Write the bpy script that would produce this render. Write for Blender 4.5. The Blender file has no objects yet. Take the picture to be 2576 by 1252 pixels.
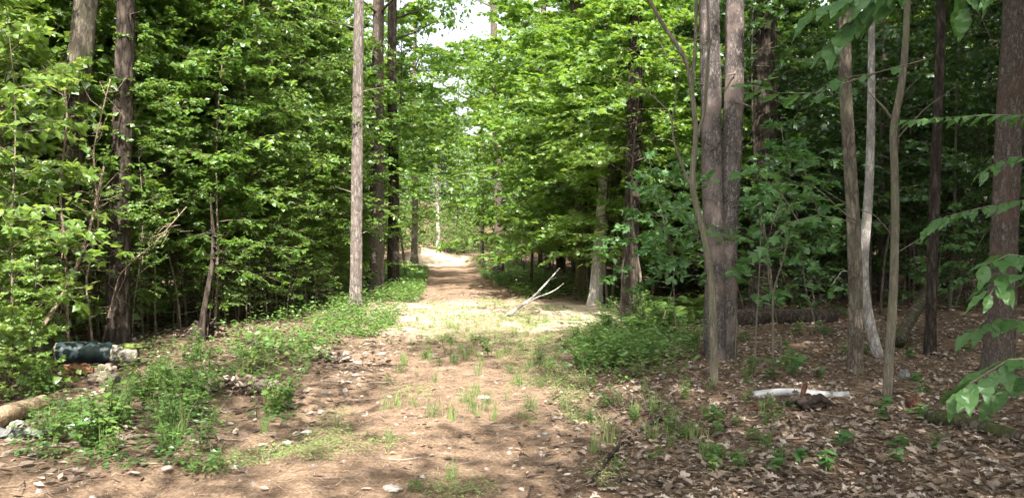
import bpy, math, random
import numpy as np
from mathutils import Vector, Matrix, Quaternion

# ------------------------------------------------------------------ camera, sky, sun, exposure
scene = bpy.context.scene
COL = scene.collection
R = math.radians
random.seed(7)
rng = np.random.default_rng(7)

CAM_H = 1.6
F = 1982.0            # focal length in units of a 2576 wide picture
CX, HY = 1288.0, 604.0
cam = bpy.data.cameras.new('camera')
cam.sensor_width = 36.0
cam.lens = 36.0 * F / 2576.0
cam.clip_start = 0.05
cam.clip_end = 900
cam_ob = bpy.data.objects.new('camera', cam)
COL.objects.link(cam_ob)
cam_ob.location = (0, 0, CAM_H)
cam_ob.rotation_euler = (R(90) - math.atan((626 - HY) / F), 0, 0)
scene.camera = cam_ob

SUN_EL = R(48)
SUN_AZ = Vector((0.08, -0.997)).normalized()          # horizontal direction towards the sun
SUN_DIR = Vector((SUN_AZ.x * math.cos(SUN_EL), SUN_AZ.y * math.cos(SUN_EL), math.sin(SUN_EL)))
SH = Vector((-SUN_AZ.x, -SUN_AZ.y)) / math.tan(SUN_EL)  # ground shift of a shadow per metre of height

world = bpy.data.worlds.new('World')
scene.world = world
world.use_nodes = True
wn = world.node_tree.nodes
sky = wn.new('ShaderNodeTexSky')
sky.sky_type = 'NISHITA'
sky.sun_disc = False
sky.sun_elevation = SUN_EL
sky.sun_rotation = math.atan2(SUN_AZ.x, SUN_AZ.y)
sky.dust_density = 7.0
sky.air_density = 1.0
sky.ozone_density = 1.0
bg = wn['Background']
bg.inputs['Strength'].default_value = 0.15
hs = wn.new('ShaderNodeHueSaturation')          # thin summer haze: a pale sky
hs.inputs['Saturation'].default_value = 0.35
world.node_tree.links.new(sky.outputs[0], hs.inputs['Color'])
world.node_tree.links.new(hs.outputs[0], bg.inputs['Color'])

sun = bpy.data.lights.new('sun', 'SUN')
sun.energy = 5.0
sun.angle = R(0.53)
sun.color = (1.0, 0.94, 0.84)
sun_ob = bpy.data.objects.new('sun', sun)
COL.objects.link(sun_ob)
sun_ob.rotation_euler = SUN_DIR.to_track_quat('Z', 'Y').to_euler()
sun_ob.location = SUN_DIR * 60

vs = scene.view_settings
vs.view_transform = 'Standard'
vs.look = 'None'
vs.exposure = 1.93
vs.gamma = 1.0
vs.use_curve_mapping = False
scene.render.engine = 'CYCLES'
cy = scene.cycles
cy.max_bounces = 9
cy.diffuse_bounces = 7
cy.glossy_bounces = 2
cy.transmission_bounces = 7
cy.transparent_max_bounces = 4
cy.caustics_reflective = False
cy.caustics_refractive = False
cy.use_denoising = True

# ------------------------------------------------------------------ numeric helpers
def _hash(ix, iy, iz):
    h = (ix.astype(np.int64) * 374761393 + iy.astype(np.int64) * 668265263 + iz.astype(np.int64) * 1274126177) & 0xFFFFFFFF
    h = ((h ^ (h >> 13)) * 1103515245) & 0xFFFFFFFF
    h = ((h ^ (h >> 16)) * 668265263) & 0xFFFFFFFF
    return ((h ^ (h >> 15)) & 0xFFFF) / 65535.0

def noise(x, y, z=0.0, seed=0):
    x, y, z = np.broadcast_arrays(np.asarray(x, float), np.asarray(y, float), np.asarray(z, float))
    x = x + seed * 17.31; y = y + seed * 5.77
    ix, iy, iz = np.floor(x), np.floor(y), np.floor(z)
    fx, fy, fz = x - ix, y - iy, z - iz
    fx, fy, fz = [f * f * (3 - 2 * f) for f in (fx, fy, fz)]
    r = 0
    for dx in (0, 1):
        for dy in (0, 1):
            for dz in (0, 1):
                w = (fx if dx else 1 - fx) * (fy if dy else 1 - fy) * (fz if dz else 1 - fz)
                r = r + w * _hash(ix + dx, iy + dy, iz + dz)
    return r

def fbm(x, y, z=0.0, seed=0, octv=3):
    a, t, n = 1.0, 0.0, 0.0
    for k in range(octv):
        n = n + a * noise(np.asarray(x) * 2 ** k, np.asarray(y) * 2 ** k, np.asarray(z) * 2 ** k, seed + k)
        t += a; a *= 0.5
    return n / t

def sstep(a, b, x):
    t = np.clip((np.asarray(x, float) - a) / (b - a), 0, 1)
    return t * t * (3 - 2 * t)

# path edges, metres
PY = np.array([-20, 0, 4.9, 6.4, 9.2, 12.9, 16.2, 21.7, 33, 52, 62, 80, 140.0])
PL = np.array([-7.0, -4.6, -3.4, -2.4, -2.05, -2.35, -2.45, -2.65, -3.75, -5.7, -7.6, -14, -50])
PR = np.array([2.0, 0.9, 0.5, 0.45, 0.7, 1.0, 1.45, 0.35, -1.2, -2.4, -3.2, -8, -40])
def path_l(y): return np.interp(y, PY, PL)
def path_r(y): return np.interp(y, PY, PR)

def pathness(x, y):
    w = (fbm(np.asarray(x) * 1.3, np.asarray(y) * 1.3, 0, 3) - .5) * 1.3
    l = path_l(y) + w; r = path_r(y) + w
    return sstep(-0.35, 0.35, np.asarray(x) - l) * sstep(-0.35, 0.35, r - np.asarray(x))

def gz(x, y):
    x = np.asarray(x, float); y = np.asarray(y, float)
    p = pathness(x, y)
    z = (fbm(x * .35, y * .35, 0, 11) - .5) * .22 * (1 - .6 * p)
    z = z + (fbm(x * 2.2, y * 2.2, 0, 14) - .5) * .07 * (1 - .45 * p)
    c = (path_l(y) + path_r(y)) / 2
    hw = (path_r(y) - path_l(y)) / 2
    u = np.abs(np.abs(x - c) - hw * .5)
    z = z - .055 * np.exp(-(u / .26) ** 2) * p * (.6 + .8 * noise(x * .5, y * .8, 0, 61)) + .018 * (noise(x * 4.5, y * 4.5, 0, 62) - .5) * p
    z = z + .10 * sstep(0.0, 1.6, np.maximum(path_l(y) - x, x - path_r(y)))
    d = np.hypot(x, y)
    z = z + 0.45 * sstep(50, 66, y) + 7 * sstep(70, 125, d)
    z = z + .7 * np.exp(-((x + 7.0) / 1.8) ** 2 - ((y - 61) / 5.0) ** 2)
    return z

def gzf(x, y): return float(gz(x, y))

def ray(px, py, d):
    return Vector(((px - CX) / F * d, d, CAM_H + (HY - py) / F * d))

GPD = 3.0 * 1.01 ** np.arange(370)
def gp(px, py):
    """ground point seen at a picture position (2576 x 1252)"""
    X = (px - CX) / F * GPD; Z = CAM_H + (HY - py) / F * GPD
    below = Z <= gz(X, GPD)
    i = int(np.argmax(below)) if below.any() else len(GPD) - 1
    return Vector((X[i], GPD[i], gzf(X[i], GPD[i])))

# ------------------------------------------------------------------ mesh helpers
def mesh_np(name, V, L, counts, mat=None, smooth=False, mat_idx=None):
    """V (n,3); L flat loop indices; counts per polygon"""
    me = bpy.data.meshes.new(name)
    V = np.ascontiguousarray(V, np.float32)
    L = np.ascontiguousarray(L, np.int32); counts = np.ascontiguousarray(counts, np.int32)
    me.vertices.add(len(V)); me.vertices.foreach_set('co', V.ravel())
    me.loops.add(len(L)); me.loops.foreach_set('vertex_index', L)
    me.polygons.add(len(counts))
    st = np.concatenate(([0], np.cumsum(counts)[:-1])).astype(np.int32)
    me.polygons.foreach_set('loop_start', st)
    me.polygons.foreach_set('loop_total', counts)
    if mat_idx is not None: me.polygons.foreach_set('material_index', np.ascontiguousarray(mat_idx, np.int32))
    me.polygons.foreach_set('use_smooth', np.full(len(counts), smooth))
    for m in (mat if isinstance(mat, (list, tuple)) else [mat]):
        if m: me.materials.append(m)
    me.update(calc_edges=True)
    return me

class Geo:
    """collects tubes and arbitrary polygons"""
    def __init__(s): s.V = []; s.L = []; s.C = []; s.M = []; s.n = 0
    def add(s, V, faces, mi=0):
        V = np.asarray(V, float)
        s.V.append(V)
        faces = np.asarray(faces)
        s.L.append((faces + s.n).ravel()); s.C.append(np.full(len(faces), faces.shape[1])); s.M.append(np.full(len(faces), mi))
        s.n += len(V)
    def tube(s, pts, rad, sides=6, mi=0, bark=0.0, seed=0, cap=True, kx=3.0, kz=2.0, flute=0.0):
        P = np.asarray([tuple(p) for p in pts], float); rad = np.asarray(rad, float)
        n = len(P)
        T = np.gradient(P, axis=0); T /= np.linalg.norm(T, axis=1)[:, None] + 1e-9
        ref = np.array([1.0, 0, 0]) if abs(T[0, 0]) < .8 else np.array([0, 1.0, 0])
        U = ref - T * (T @ ref)[:, None]; U /= np.linalg.norm(U, axis=1)[:, None] + 1e-9
        W = np.cross(T, U)
        a = np.linspace(0, 2 * np.pi, sides, endpoint=False)
        ca, sa = np.cos(a), np.sin(a)
        rr = np.repeat(rad[:, None], sides, 1)
        if bark > 0:
            ln = np.concatenate(([0], np.cumsum(np.linalg.norm(np.diff(P, axis=0), axis=1))))
            nz = fbm(ca[None, :] * kx + 7, sa[None, :] * kx + 3, ln[:, None] * kz, seed, 3)
            lump = noise(ca[None, :] * 1.1 + 5, sa[None, :] * 1.1, ln[:, None] * .9, seed + 9)
            rr = rr * (1 + bark * (nz - .5) * 2 + bark * .8 * (lump - .5))
        if flute > 0:
            rr = rr * (1 + flute * np.cos(a * 5 + seed)[None, :] * np.linspace(1, 0, n)[:, None] ** 3)
        V = P[:, None, :] + rr[..., None] * (ca[None, :, None] * U[:, None, :] + sa[None, :, None] * W[:, None, :])
        V = V.reshape(-1, 3)
        i = np.arange(n - 1)[:, None] * sides; j = np.arange(sides)[None, :]; k = (j + 1) % sides
        Fq = np.stack([i + j, i + k, i + k + sides, i + j + sides], -1).reshape(-1, 4)
        s.add(V, Fq, mi)
        if cap:
            base = s.n - len(V)
            for row, rev in ((0, True), (n - 1, False)):
                idx = np.arange(sides) + row * sides + base
                s.L.append(idx[::-1] if rev else idx); s.C.append(np.array([sides])); s.M.append(np.array([mi]))
    def mesh(s, name, mat, smooth=True):
        return mesh_np(name, np.concatenate(s.V), np.concatenate(s.L), np.concatenate(s.C), mat, smooth, np.concatenate(s.M))

def unit(a): return a / (np.linalg.norm(a, axis=-1, keepdims=True) + 1e-9)

# leaf templates: verts (x across, y along, z up), faces
def t_oval(w=.28, fold=.06, droop=.12):
    V = np.array([[0, 0, 0], [-w, .42, fold], [0, .46, 0], [w, .42, fold], [0, 1, -droop]])
    return V, np.array([[0, 2, 1], [0, 3, 2], [1, 2, 4], [2, 3, 4]])
def t_diamond(w=.32):
    return np.array([[0, 0, 0], [w, .5, .04], [0, 1, -.08], [-w, .5, .04]]), np.array([[0, 1, 2], [0, 2, 3]])
def t_maple():
    # five lobed outline around a centre
    o = [(0, 0), (.50, .14), (.34, .30), (.58, .60), (.24, .56), (0, 1.0), (-.24, .56), (-.58, .60), (-.34, .30), (-.50, .14)]
    V = [(0, .38, .05)] + [(x, y, -.10 * abs(x) - .08 * y * y) for x, y in o]
    n = len(o)
    return np.array(V), np.array([[0, 1 + i, 1 + (i + 1) % n] for i in range(n)])
def t_oak(curl=.1):
    h = [(.03, .0), (.05, .12), (.20, .20), (.10, .30), (.30, .44), (.15, .54), (.33, .70), (.16, .78), (.16, .92)]
    o = h + [(0, 1.0)] + [(-x, y) for x, y in reversed(h)]
    o = [(x, y) for x, y in o]
    mid = [(0, .0), (0, .25), (0, .5), (0, .75), (0, 1.0)]
    V = [(x, y, curl * (abs(x) * 2.2) ** 1.3 + curl * .5 * math.sin(y * 3)) for x, y in o] + [(0, .42, curl * .4)]
    n = len(o); c = n
    return np.array(V), np.array([[c, i, (i + 1) % n] for i in range(n)])
def t_blade():
    return np.array([[-.03, 0, 0], [.03, 0, 0], [.022, .55, .0], [-.022, .55, .0], [0, 1, -.18]]), None

OVAL, DIAM, MAPLE, OAK = t_oval(), t_diamond(), t_maple(), t_oak()
SLIM = t_oval(.17, .04, .16)
BROAD = t_oval(.40, .07, .10)

class Leaves:
    def __init__(s): s.P = []; s.D = []; s.N = []; s.S = []
    def one(s, p, d, n, size):
        s.P.append(p); s.D.append(d); s.N.append(n); s.S.append(size)
    def many(s, P, D, N, S):
        s.P.extend(np.asarray(P)); s.D.extend(np.asarray(D)); s.N.extend(np.asarray(N)); s.S.extend(np.asarray(S))
    def mesh(s, name, tpl, mat):
        tv, tf = tpl
        P = np.array(s.P, float).reshape(-1, 3); D = unit(np.array(s.D, float).reshape(-1, 3)); N = np.array(s.N, float).reshape(-1, 3); S = np.array(s.S, float)
        X = unit(np.cross(D, N)); N = np.cross(X, D)
        V = P[:, None, :] + S[:, None, None] * (tv[None, :, 0:1] * X[:, None, :] + tv[None, :, 1:2] * D[:, None, :] + tv[None, :, 2:3] * N[:, None, :])
        k = len(tv)
        Fi = (np.arange(len(P)) * k)[:, None, None] + tf[None]
        return mesh_np(name, V.reshape(-1, 3), Fi.reshape(-1), np.full(len(P) * len(tf), tf.shape[1]), mat, False)

# ------------------------------------------------------------------ object helpers
def link(name, me, parent=None, loc=None, kind=None):
    o = bpy.data.objects.new(name, me)
    COL.objects.link(o)
    if parent is not None: o.parent = parent
    if loc is not None: o.location = loc
    if kind: o['kind'] = kind
    return o

def tag(o, label, cat, group=None, kind=None):
    if label: o['label'] = label
    if cat: o['category'] = cat
    if group: o['group'] = group
    if kind: o['kind'] = kind
    return o

def empty(name, loc, label, cat, group=None, rz=0.0, sc=1.0):
    o = bpy.data.objects.new(name, None)
    COL.objects.link(o)
    o.empty_display_size = .2
    o.location = loc; o.rotation_euler = (0, 0, rz); o.scale = (sc, sc, sc)
    return tag(o, label, cat, group)

def build(name, parts, loc, label, cat, group=None, rz=0.0, sc=1.0):
    """a thing from shared part meshes [(part name, mesh)]"""
    r = empty(name, loc, label, cat, group, rz, sc)
    for pn, me in parts: link(pn, me, r)
    return r

# ------------------------------------------------------------------ materials
def new_mat(name):
    m = bpy.data.materials.new(name); m.use_nodes = True
    nt = m.node_tree; nt.nodes.clear()
    out = nt.nodes.new('ShaderNodeOutputMaterial')
    return m, nt, out

def ramp(nt, stops):
    r = nt.nodes.new('ShaderNodeValToRGB')
    e = r.color_ramp.elements
    while len(e) < len(stops): e.new(.5)
    for el, (p, c) in zip(e, stops):
        el.position = p; el.color = (*c, 1)
    return r

def leaf_mat(name, stops, tcol, trans=.42, gloss=.16, rough=.38, objvar=.45):
    m, nt, out = new_mat(name)
    N, Lk = nt.nodes, nt.links
    g = N.new('ShaderNodeNewGeometry')
    oi = N.new('ShaderNodeObjectInfo')
    mx = N.new('ShaderNodeMath'); mx.operation = 'MULTIPLY_ADD'
    Lk.new(oi.outputs['Random'], mx.inputs[0]); mx.inputs[1].default_value = objvar
    sc_ = N.new('ShaderNodeMath'); sc_.operation = 'MULTIPLY'; sc_.inputs[1].default_value = 1 - objvar
    Lk.new(g.outputs['Random Per Island'], sc_.inputs[0]); Lk.new(sc_.outputs[0], mx.inputs[2])
    r = ramp(nt, stops); Lk.new(mx.outputs[0], r.inputs[0])
    d = N.new('ShaderNodeBsdfDiffuse'); Lk.new(r.outputs[0], d.inputs[0])
    t = N.new('ShaderNodeBsdfTranslucent')
    mm = N.new('ShaderNodeMix'); mm.data_type = 'RGBA'; mm.blend_type = 'MIX'
    mm.inputs[0].default_value = .65
    Lk.new(r.outputs[0], mm.inputs[6]); mm.inputs[7].default_value = (*tcol, 1)
    Lk.new(mm.outputs[2], t.inputs[0])
    a = N.new('ShaderNodeMixShader'); a.inputs[0].default_value = trans
    Lk.new(d.outputs[0], a.inputs[1]); Lk.new(t.outputs[0], a.inputs[2])
    if gloss > 0:
        gl = N.new('ShaderNodeBsdfGlossy'); gl.inputs['Roughness'].default_value = rough; gl.inputs[0].default_value = (.9, .95, 1, 1)
        lw = N.new('ShaderNodeLayerWeight'); lw.inputs[0].default_value = .25
        ml = N.new('ShaderNodeMath'); ml.operation = 'MULTIPLY_ADD'; ml.inputs[1].default_value = gloss; ml.inputs[2].default_value = gloss * .18
        Lk.new(lw.outputs['Fresnel'], ml.inputs[0])
        b = N.new('ShaderNodeMixShader'); Lk.new(ml.outputs[0], b.inputs[0]); Lk.new(a.outputs[0], b.inputs[1]); Lk.new(gl.outputs[0], b.inputs[2])
        a = b
    Lk.new(a.outputs[0], out.inputs[0])
    return m

def bark_mat(name, dark, light, scale=14, stretch=.22, bump=.6, extra=None, extra_amt=.5, moss=None):
    m, nt, out = new_mat(name)
    N, Lk = nt.nodes, nt.links
    tc = N.new('ShaderNodeTexCoord')
    mp = N.new('ShaderNodeMapping'); mp.inputs['Scale'].default_value = (1, 1, stretch)
    Lk.new(tc.outputs['Object'], mp.inputs[0])
    vo = N.new('ShaderNodeTexVoronoi'); vo.feature = 'DISTANCE_TO_EDGE'; vo.inputs['Scale'].default_value = scale
    n1 = N.new('ShaderNodeTexNoise'); n1.inputs['Scale'].default_value = scale * 1.4; n1.inputs['Detail'].default_value = 7; n1.inputs['Roughness'].default_value = .65
    Lk.new(mp.outputs[0], n1.inputs[0])
    ad = N.new('ShaderNodeMix'); ad.data_type = 'RGBA'; ad.inputs[0].default_value = .12
    Lk.new(mp.outputs[0], ad.inputs[6]); Lk.new(n1.outputs['Color'], ad.inputs[7]); Lk.new(ad.outputs[2], vo.inputs[0])
    mr = N.new('ShaderNodeMapRange'); mr.inputs['From Max'].default_value = .28
    Lk.new(vo.outputs['Distance'], mr.inputs[0])
    mu = N.new('ShaderNodeMath'); mu.operation = 'MULTIPLY'
    Lk.new(mr.outputs[0], mu.inputs[0]); Lk.new(n1.outputs['Fac'], mu.inputs[1])
    r = ramp(nt, [(0.0, dark), (.28, tuple((a + b) / 2 for a, b in zip(dark, light))), (.62, light)])
    Lk.new(mu.outputs[0], r.inputs[0])
    col = r.outputs[0]
    if extra:
        n2 = N.new('ShaderNodeTexNoise'); n2.inputs['Scale'].default_value = 2.6; n2.inputs['Detail'].default_value = 4
        Lk.new(tc.outputs['Object'], n2.inputs[0])
        rr = ramp(nt, [(.48, (0, 0, 0)), (.62, (extra_amt,) * 3)])
        Lk.new(n2.outputs['Fac'], rr.inputs[0])
        mm = N.new('ShaderNodeMix'); mm.data_type = 'RGBA'
        Lk.new(rr.outputs[0], mm.inputs[0]); Lk.new(col, mm.inputs[6]); mm.inputs[7].default_value = (*extra, 1)
        col = mm.outputs[2]
    if moss:
        n3 = N.new('ShaderNodeTexNoise'); n3.inputs['Scale'].default_value = 5; n3.inputs['Detail'].default_value = 5
        Lk.new(tc.outputs['Object'], n3.inputs[0])
        rr = ramp(nt, [(.46, (0, 0, 0)), (.58, (.8,) * 3)]); Lk.new(n3.outputs['Fac'], rr.inputs[0])
        mm = N.new('ShaderNodeMix'); mm.data_type = 'RGBA'
        Lk.new(rr.outputs[0], mm.inputs[0]); Lk.new(col, mm.inputs[6]); mm.inputs[7].default_value = (*moss, 1)
        col = mm.outputs[2]
    d = N.new('ShaderNodeBsdfDiffuse'); d.inputs['Roughness'].default_value = .6
    Lk.new(col, d.inputs[0])
    bp = N.new('ShaderNodeBump'); bp.inputs['Strength'].default_value = bump; bp.inputs['Distance'].default_value = .02
    Lk.new(mu.outputs[0], bp.inputs['Height']); Lk.new(bp.outputs[0], d.inputs['Normal'])
    Lk.new(d.outputs[0], out.inputs[0])
    return m

def plain_mat(name, c1, c2, scale=12, bump=.3, rough=.7, spec=.2):
    m, nt, out = new_mat(name)
    N, Lk = nt.nodes, nt.links
    tc = N.new('ShaderNodeTexCoord')
    n1 = N.new('ShaderNodeTexNoise'); n1.inputs['Scale'].default_value = scale; n1.inputs['Detail'].default_value = 6
    Lk.new(tc.outputs['Object'], n1.inputs[0])
    r = ramp(nt, [(.35, c1), (.65, c2)]); Lk.new(n1.outputs['Fac'], r.inputs[0])
    p = N.new('ShaderNodeBsdfPrincipled'); p.inputs['Roughness'].default_value = rough; p.inputs['Specular IOR Level'].default_value = spec
    Lk.new(r.outputs[0], p.inputs['Base Color'])
    bp = N.new('ShaderNodeBump'); bp.inputs['Strength'].default_value = bump; bp.inputs['Distance'].default_value = .01
    Lk.new(n1.outputs['Fac'], bp.inputs['Height']); Lk.new(bp.outputs[0], p.inputs['Normal'])
    Lk.new(p.outputs[0], out.inputs[0])
    return m

def island_mat(name, stops, trans=.0, rough=.8):
    """one colour per loose piece (dead leaves, needles)"""
    m, nt, out = new_mat(name)
    N, Lk = nt.nodes, nt.links
    g = N.new('ShaderNodeNewGeometry'); oi = N.new('ShaderNodeObjectInfo')
    ad = N.new('ShaderNodeMath'); ad.operation = 'ADD'
    Lk.new(g.outputs['Random Per Island'], ad.inputs[0]); Lk.new(oi.outputs['Random'], ad.inputs[1])
    fr = N.new('ShaderNodeMath'); fr.operation = 'FRACT'; Lk.new(ad.outputs[0], fr.inputs[0])
    r = ramp(nt, stops); Lk.new(fr.outputs[0], r.inputs[0])
    p = N.new('ShaderNodeBsdfPrincipled'); p.inputs['Roughness'].default_value = rough; p.inputs['Specular IOR Level'].default_value = .25
    tc = N.new('ShaderNodeTexCoord'); nn = N.new('ShaderNodeTexNoise'); nn.inputs['Scale'].default_value = 60
    Lk.new(tc.outputs['Object'], nn.inputs[0])
    mm = N.new('ShaderNodeMix'); mm.data_type = 'RGBA'; mm.blend_type = 'MULTIPLY'; mm.inputs[0].default_value = .45
    Lk.new(r.outputs[0], mm.inputs[6]); Lk.new(nn.outputs['Color'], mm.inputs[7])
    Lk.new(mm.outputs[2], p.inputs['Base Color'])
    sh = p.outputs[0]
    if trans:
        t = N.new('ShaderNodeBsdfTranslucent'); Lk.new(r.outputs[0], t.inputs[0])
        a = N.new('ShaderNodeMixShader'); a.inputs[0].default_value = trans
        Lk.new(sh, a.inputs[1]); Lk.new(t.outputs[0], a.inputs[2]); sh = a.outputs[0]
    Lk.new(sh, out.inputs[0])
    return m

M_THICK = leaf_mat('thicket_leaf', [(0, (.050, .110, .018)), (.5, (.085, .170, .025)), (.9, (.135, .215, .036)), (1, (.20, .24, .045))], (.32, .48, .06), .54)
M_BIG = leaf_mat('broad_leaf', [(0, (.08, .15, .026)), (.6, (.125, .215, .040)), (1, (.20, .27, .060))], (.40, .54, .07), .54)
M_MAPLE = leaf_mat('maple_leaf', [(0, (.055, .125, .020)), (.6, (.095, .19, .027)), (1, (.15, .235, .038))], (.34, .52, .04), .56)
M_DARK = leaf_mat('shade_darkened_leaf', [(0, (.022, .056, .013)), (.6, (.036, .086, .017)), (1, (.066, .122, .023))], (.13, .25, .03), .40)  # leaf colour darkened to deepen the shade of the dim woods
M_OAK = leaf_mat('oak_leaf', [(0, (.045, .11, .035)), (1, (.08, .165, .045))], (.14, .28, .045), .45, .09, .4)
M_CAN = leaf_mat('canopy_leaf', [(0, (.04, .085, .014)), (.6, (.062, .125, .019)), (1, (.10, .165, .025))], (.26, .42, .045), .5, .10)
M_WEED = leaf_mat('weed_leaf', [(0, (.05, .115, .028)), (.55, (.085, .165, .036)), (.85, (.14, .20, .05)), (1, (.22, .20, .07))], (.20, .33, .05), .42, .16, .38, .4)
M_GRASS = leaf_mat('grass_blade', [(0, (.08, .16, .045)), (.6, (.13, .21, .06)), (1, (.24, .26, .10))], (.22, .30, .08), .35, .08)
M_PINE = bark_mat('pine_bark', (.075, .062, .056), (.24, .21, .19), 17, .30, .8, (.17, .135, .12), .5)
M_PINERED = bark_mat('red_pine_bark', (.055, .044, .037), (.205, .175, .153), 30, .3, .9, (.13, .085, .065), .6)
M_PATCH = bark_mat('flaking_grey_bark', (.055, .048, .046), (.28, .25, .235), 30, .35, 1.2, (.36, .28, .25), .6)
M_DARKBARK = bark_mat('dark_bark', (.022, .018, .015), (.088, .072, .060), 15, .25, .7)
M_GREYBARK = bark_mat('grey_bark', (.05, .042, .034), (.175, .15, .122), 18, .3, .5, (.12, .12, .08), .5)
M_SMOOTH = bark_mat('smooth_sapling_bark', (.08, .072, .054), (.185, .165, .128), 30, .12, .3, (.12, .13, .08), .5)
M_PALE = bark_mat('pale_bark', (.28, .25, .22), (.62, .58, .53), 20, .3, .4, (.33, .27, .22), .6)
M_MOSSY = bark_mat('mossy_bark', (.05, .04, .03), (.20, .16, .11), 16, .3, .6, None, .5, (.11, .105, .035))
M_DAMP = bark_mat('damp_log_bark', (.028, .024, .02), (.13, .11, .09), 16, .6, .9, None, .5, (.05, .06, .022))
M_SNAG = bark_mat('snag_wood', (.16, .15, .14), (.42, .40, .375), 18, .3, .4, (.16, .14, .12), .6)
M_TWIG = bark_mat('twig_bark', (.10, .08, .06), (.26, .215, .17), 30, .3, .3)
M_DEADTWIG = bark_mat('dead_vine_bark', (.14, .10, .075), (.36, .28, .22), 30, .3, .3)
M_STEM = bark_mat('green_stem', (.07, .11, .03), (.13, .17, .06), 30, .3, .2)
M_DEADLEAF = island_mat('dead_leaf', [(0, (.085, .062, .046)), (.35, (.165, .122, .092)), (.65, (.25, .195, .155)), (.88, (.36, .30, .25)), (1, (.46, .40, .35))], .12)
M_NEEDLE = island_mat('dry_needles', [(0, (.11, .068, .043)), (.5, (.23, .155, .105)), (1, (.40, .31, .22))])

# ------------------------------------------------------------------ sky gaps / sunlit ground: where tall crowns do not grow
def openness(gx, gy):
    """share of open sky towards the sun above a ground point"""
    pl, pr = float(path_l(gy)), float(path_r(gy))
    if gy > 47 and gx < 6: return 1.0 if pl - 7 < gx < pr + 6 else .5
    if 12.6 < gy < 23 and -3.2 < gx < 3.6 - max(0, gy - 19) * .5: return 1.0
    if gy <= 12.8 and pl - .2 < gx < pr + .3:
        return .27 if gy < 6.6 else (.5 if gy < 10 else .45)
    if gx < pl and gy < 13:
        return .9 if gx < -3.4 else .7
    if 23 <= gy <= 46 and pl - .3 < gx < pr - .3: return .35
    if pr - .6 < gx < 5.0 + (gy - 22) * .14 and 18 < gy < 48: return .95
    if gx >= pr and gy < 14: return .02 if gx > 1.6 else .22
    if gx > 2.6 and gy < 22: return .03
    if gx > 4: return .06
    if gx < pl: return .9
    return .4

def open_here(gx, gy):
    p = openness(gx, gy)
    n = 0.5 + (fbm(gx * .75, gy * .75, 0, 41, 3) - .5) * 2.3
    return float(n) < p

# ------------------------------------------------------------------ the ground
def axis(parts):
    a = []
    for lo, hi, st in parts: a.extend(np.arange(lo, hi, st))
    return np.array(a + [parts[-1][1]])
gxs = axis([(-150, -40, 5), (-40, -14, 1.0), (-14, -6, .25), (-6, 6, .07), (6, 14, .25), (14, 40, 1.0), (40, 150, 5)])
gys = axis([(-40, -4, 2), (-4, 3.6, .5), (3.6, 12, .06), (12, 24, .14), (24, 66, .5), (66, 180, 3)])
GX, GY = np.meshgrid(gxs, gys)
GZ = gz(GX, GY) + (fbm(GX * 9, GY * 9, 0, 21) - .5) * .03 * (np.abs(GX) < 8) * (GY < 25)
nx, ny = len(gxs), len(gys)
ii = (np.arange(ny - 1)[:, None] * nx + np.arange(nx - 1)[None, :])
quads = np.stack([ii, ii + 1, ii + nx + 1, ii + nx], -1).reshape(-1, 4)

def ground_mat():
    m, nt, out = new_mat('forest_floor')
    N, Lk = nt.nodes, nt.links
    at = N.new('ShaderNodeAttribute'); at.attribute_name = 'trodden'
    dr = N.new('ShaderNodeAttribute'); dr.attribute_name = 'sandy_sunlit'
    tc = N.new('ShaderNodeTexCoord')
    def nz(s, d=8, r=.6):
        n = N.new('ShaderNodeTexNoise'); n.inputs['Scale'].default_value = s; n.inputs['Detail'].default_value = d; n.inputs['Roughness'].default_value = r
        Lk.new(tc.outputs['Object'], n.inputs[0]); return n
    def mix(f, a, b, bt='MIX'):
        x = N.new('ShaderNodeMix'); x.data_type = 'RGBA'; x.blend_type = bt
        if isinstance(f, float): x.inputs[0].default_value = f
        else: Lk.new(f, x.inputs[0])
        for k, v in ((6, a), (7, b)):
            if isinstance(v, tuple): x.inputs[k].default_value = (*v, 1)
            else: Lk.new(v, x.inputs[k])
        return x.outputs[2]
    fine = nz(38, 8, .75); mid = nz(5); big = nz(1.1, 4)
    rp = ramp(nt, [(.30, (.075, .052, .037)), (.5, (.160, .116, .084)), (.68, (.27, .208, .156))]); Lk.new(fine.outputs['Fac'], rp.inputs[0])
    rf = ramp(nt, [(.30, (.042, .031, .022)), (.5, (.098, .073, .052)), (.70, (.19, .145, .108))]); Lk.new(fine.outputs['Fac'], rf.inputs[0])
    r2 = ramp(nt, [(.35, (.66, .62, .60)), (.65, (1.15, 1.12, 1.08))]); Lk.new(mid.outputs['Fac'], r2.inputs[0])
    c = mix(at.outputs['Fac'], rf.outputs[0], rp.outputs[0])
    c = mix(1.0, c, r2.outputs[0], 'MULTIPLY')
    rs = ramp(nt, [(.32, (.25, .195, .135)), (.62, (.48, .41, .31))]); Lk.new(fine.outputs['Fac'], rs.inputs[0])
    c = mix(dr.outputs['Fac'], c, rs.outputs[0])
    d = N.new('ShaderNodeBsdfDiffuse'); d.inputs['Roughness'].default_value = .8; Lk.new(c, d.inputs[0])
    bp = N.new('ShaderNodeBump'); bp.inputs['Strength'].default_value = .9; bp.inputs['Distance'].default_value = .03
    Lk.new(fine.outputs['Fac'], bp.inputs['Height']); Lk.new(bp.outputs[0], d.inputs['Normal'])
    Lk.new(d.outputs[0], out.inputs[0])
    return m
gme = mesh_np('forest_floor', np.stack([GX, GY, GZ], -1).reshape(-1, 3), quads.ravel(), np.full(len(quads), 4), ground_mat(), True)
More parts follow.
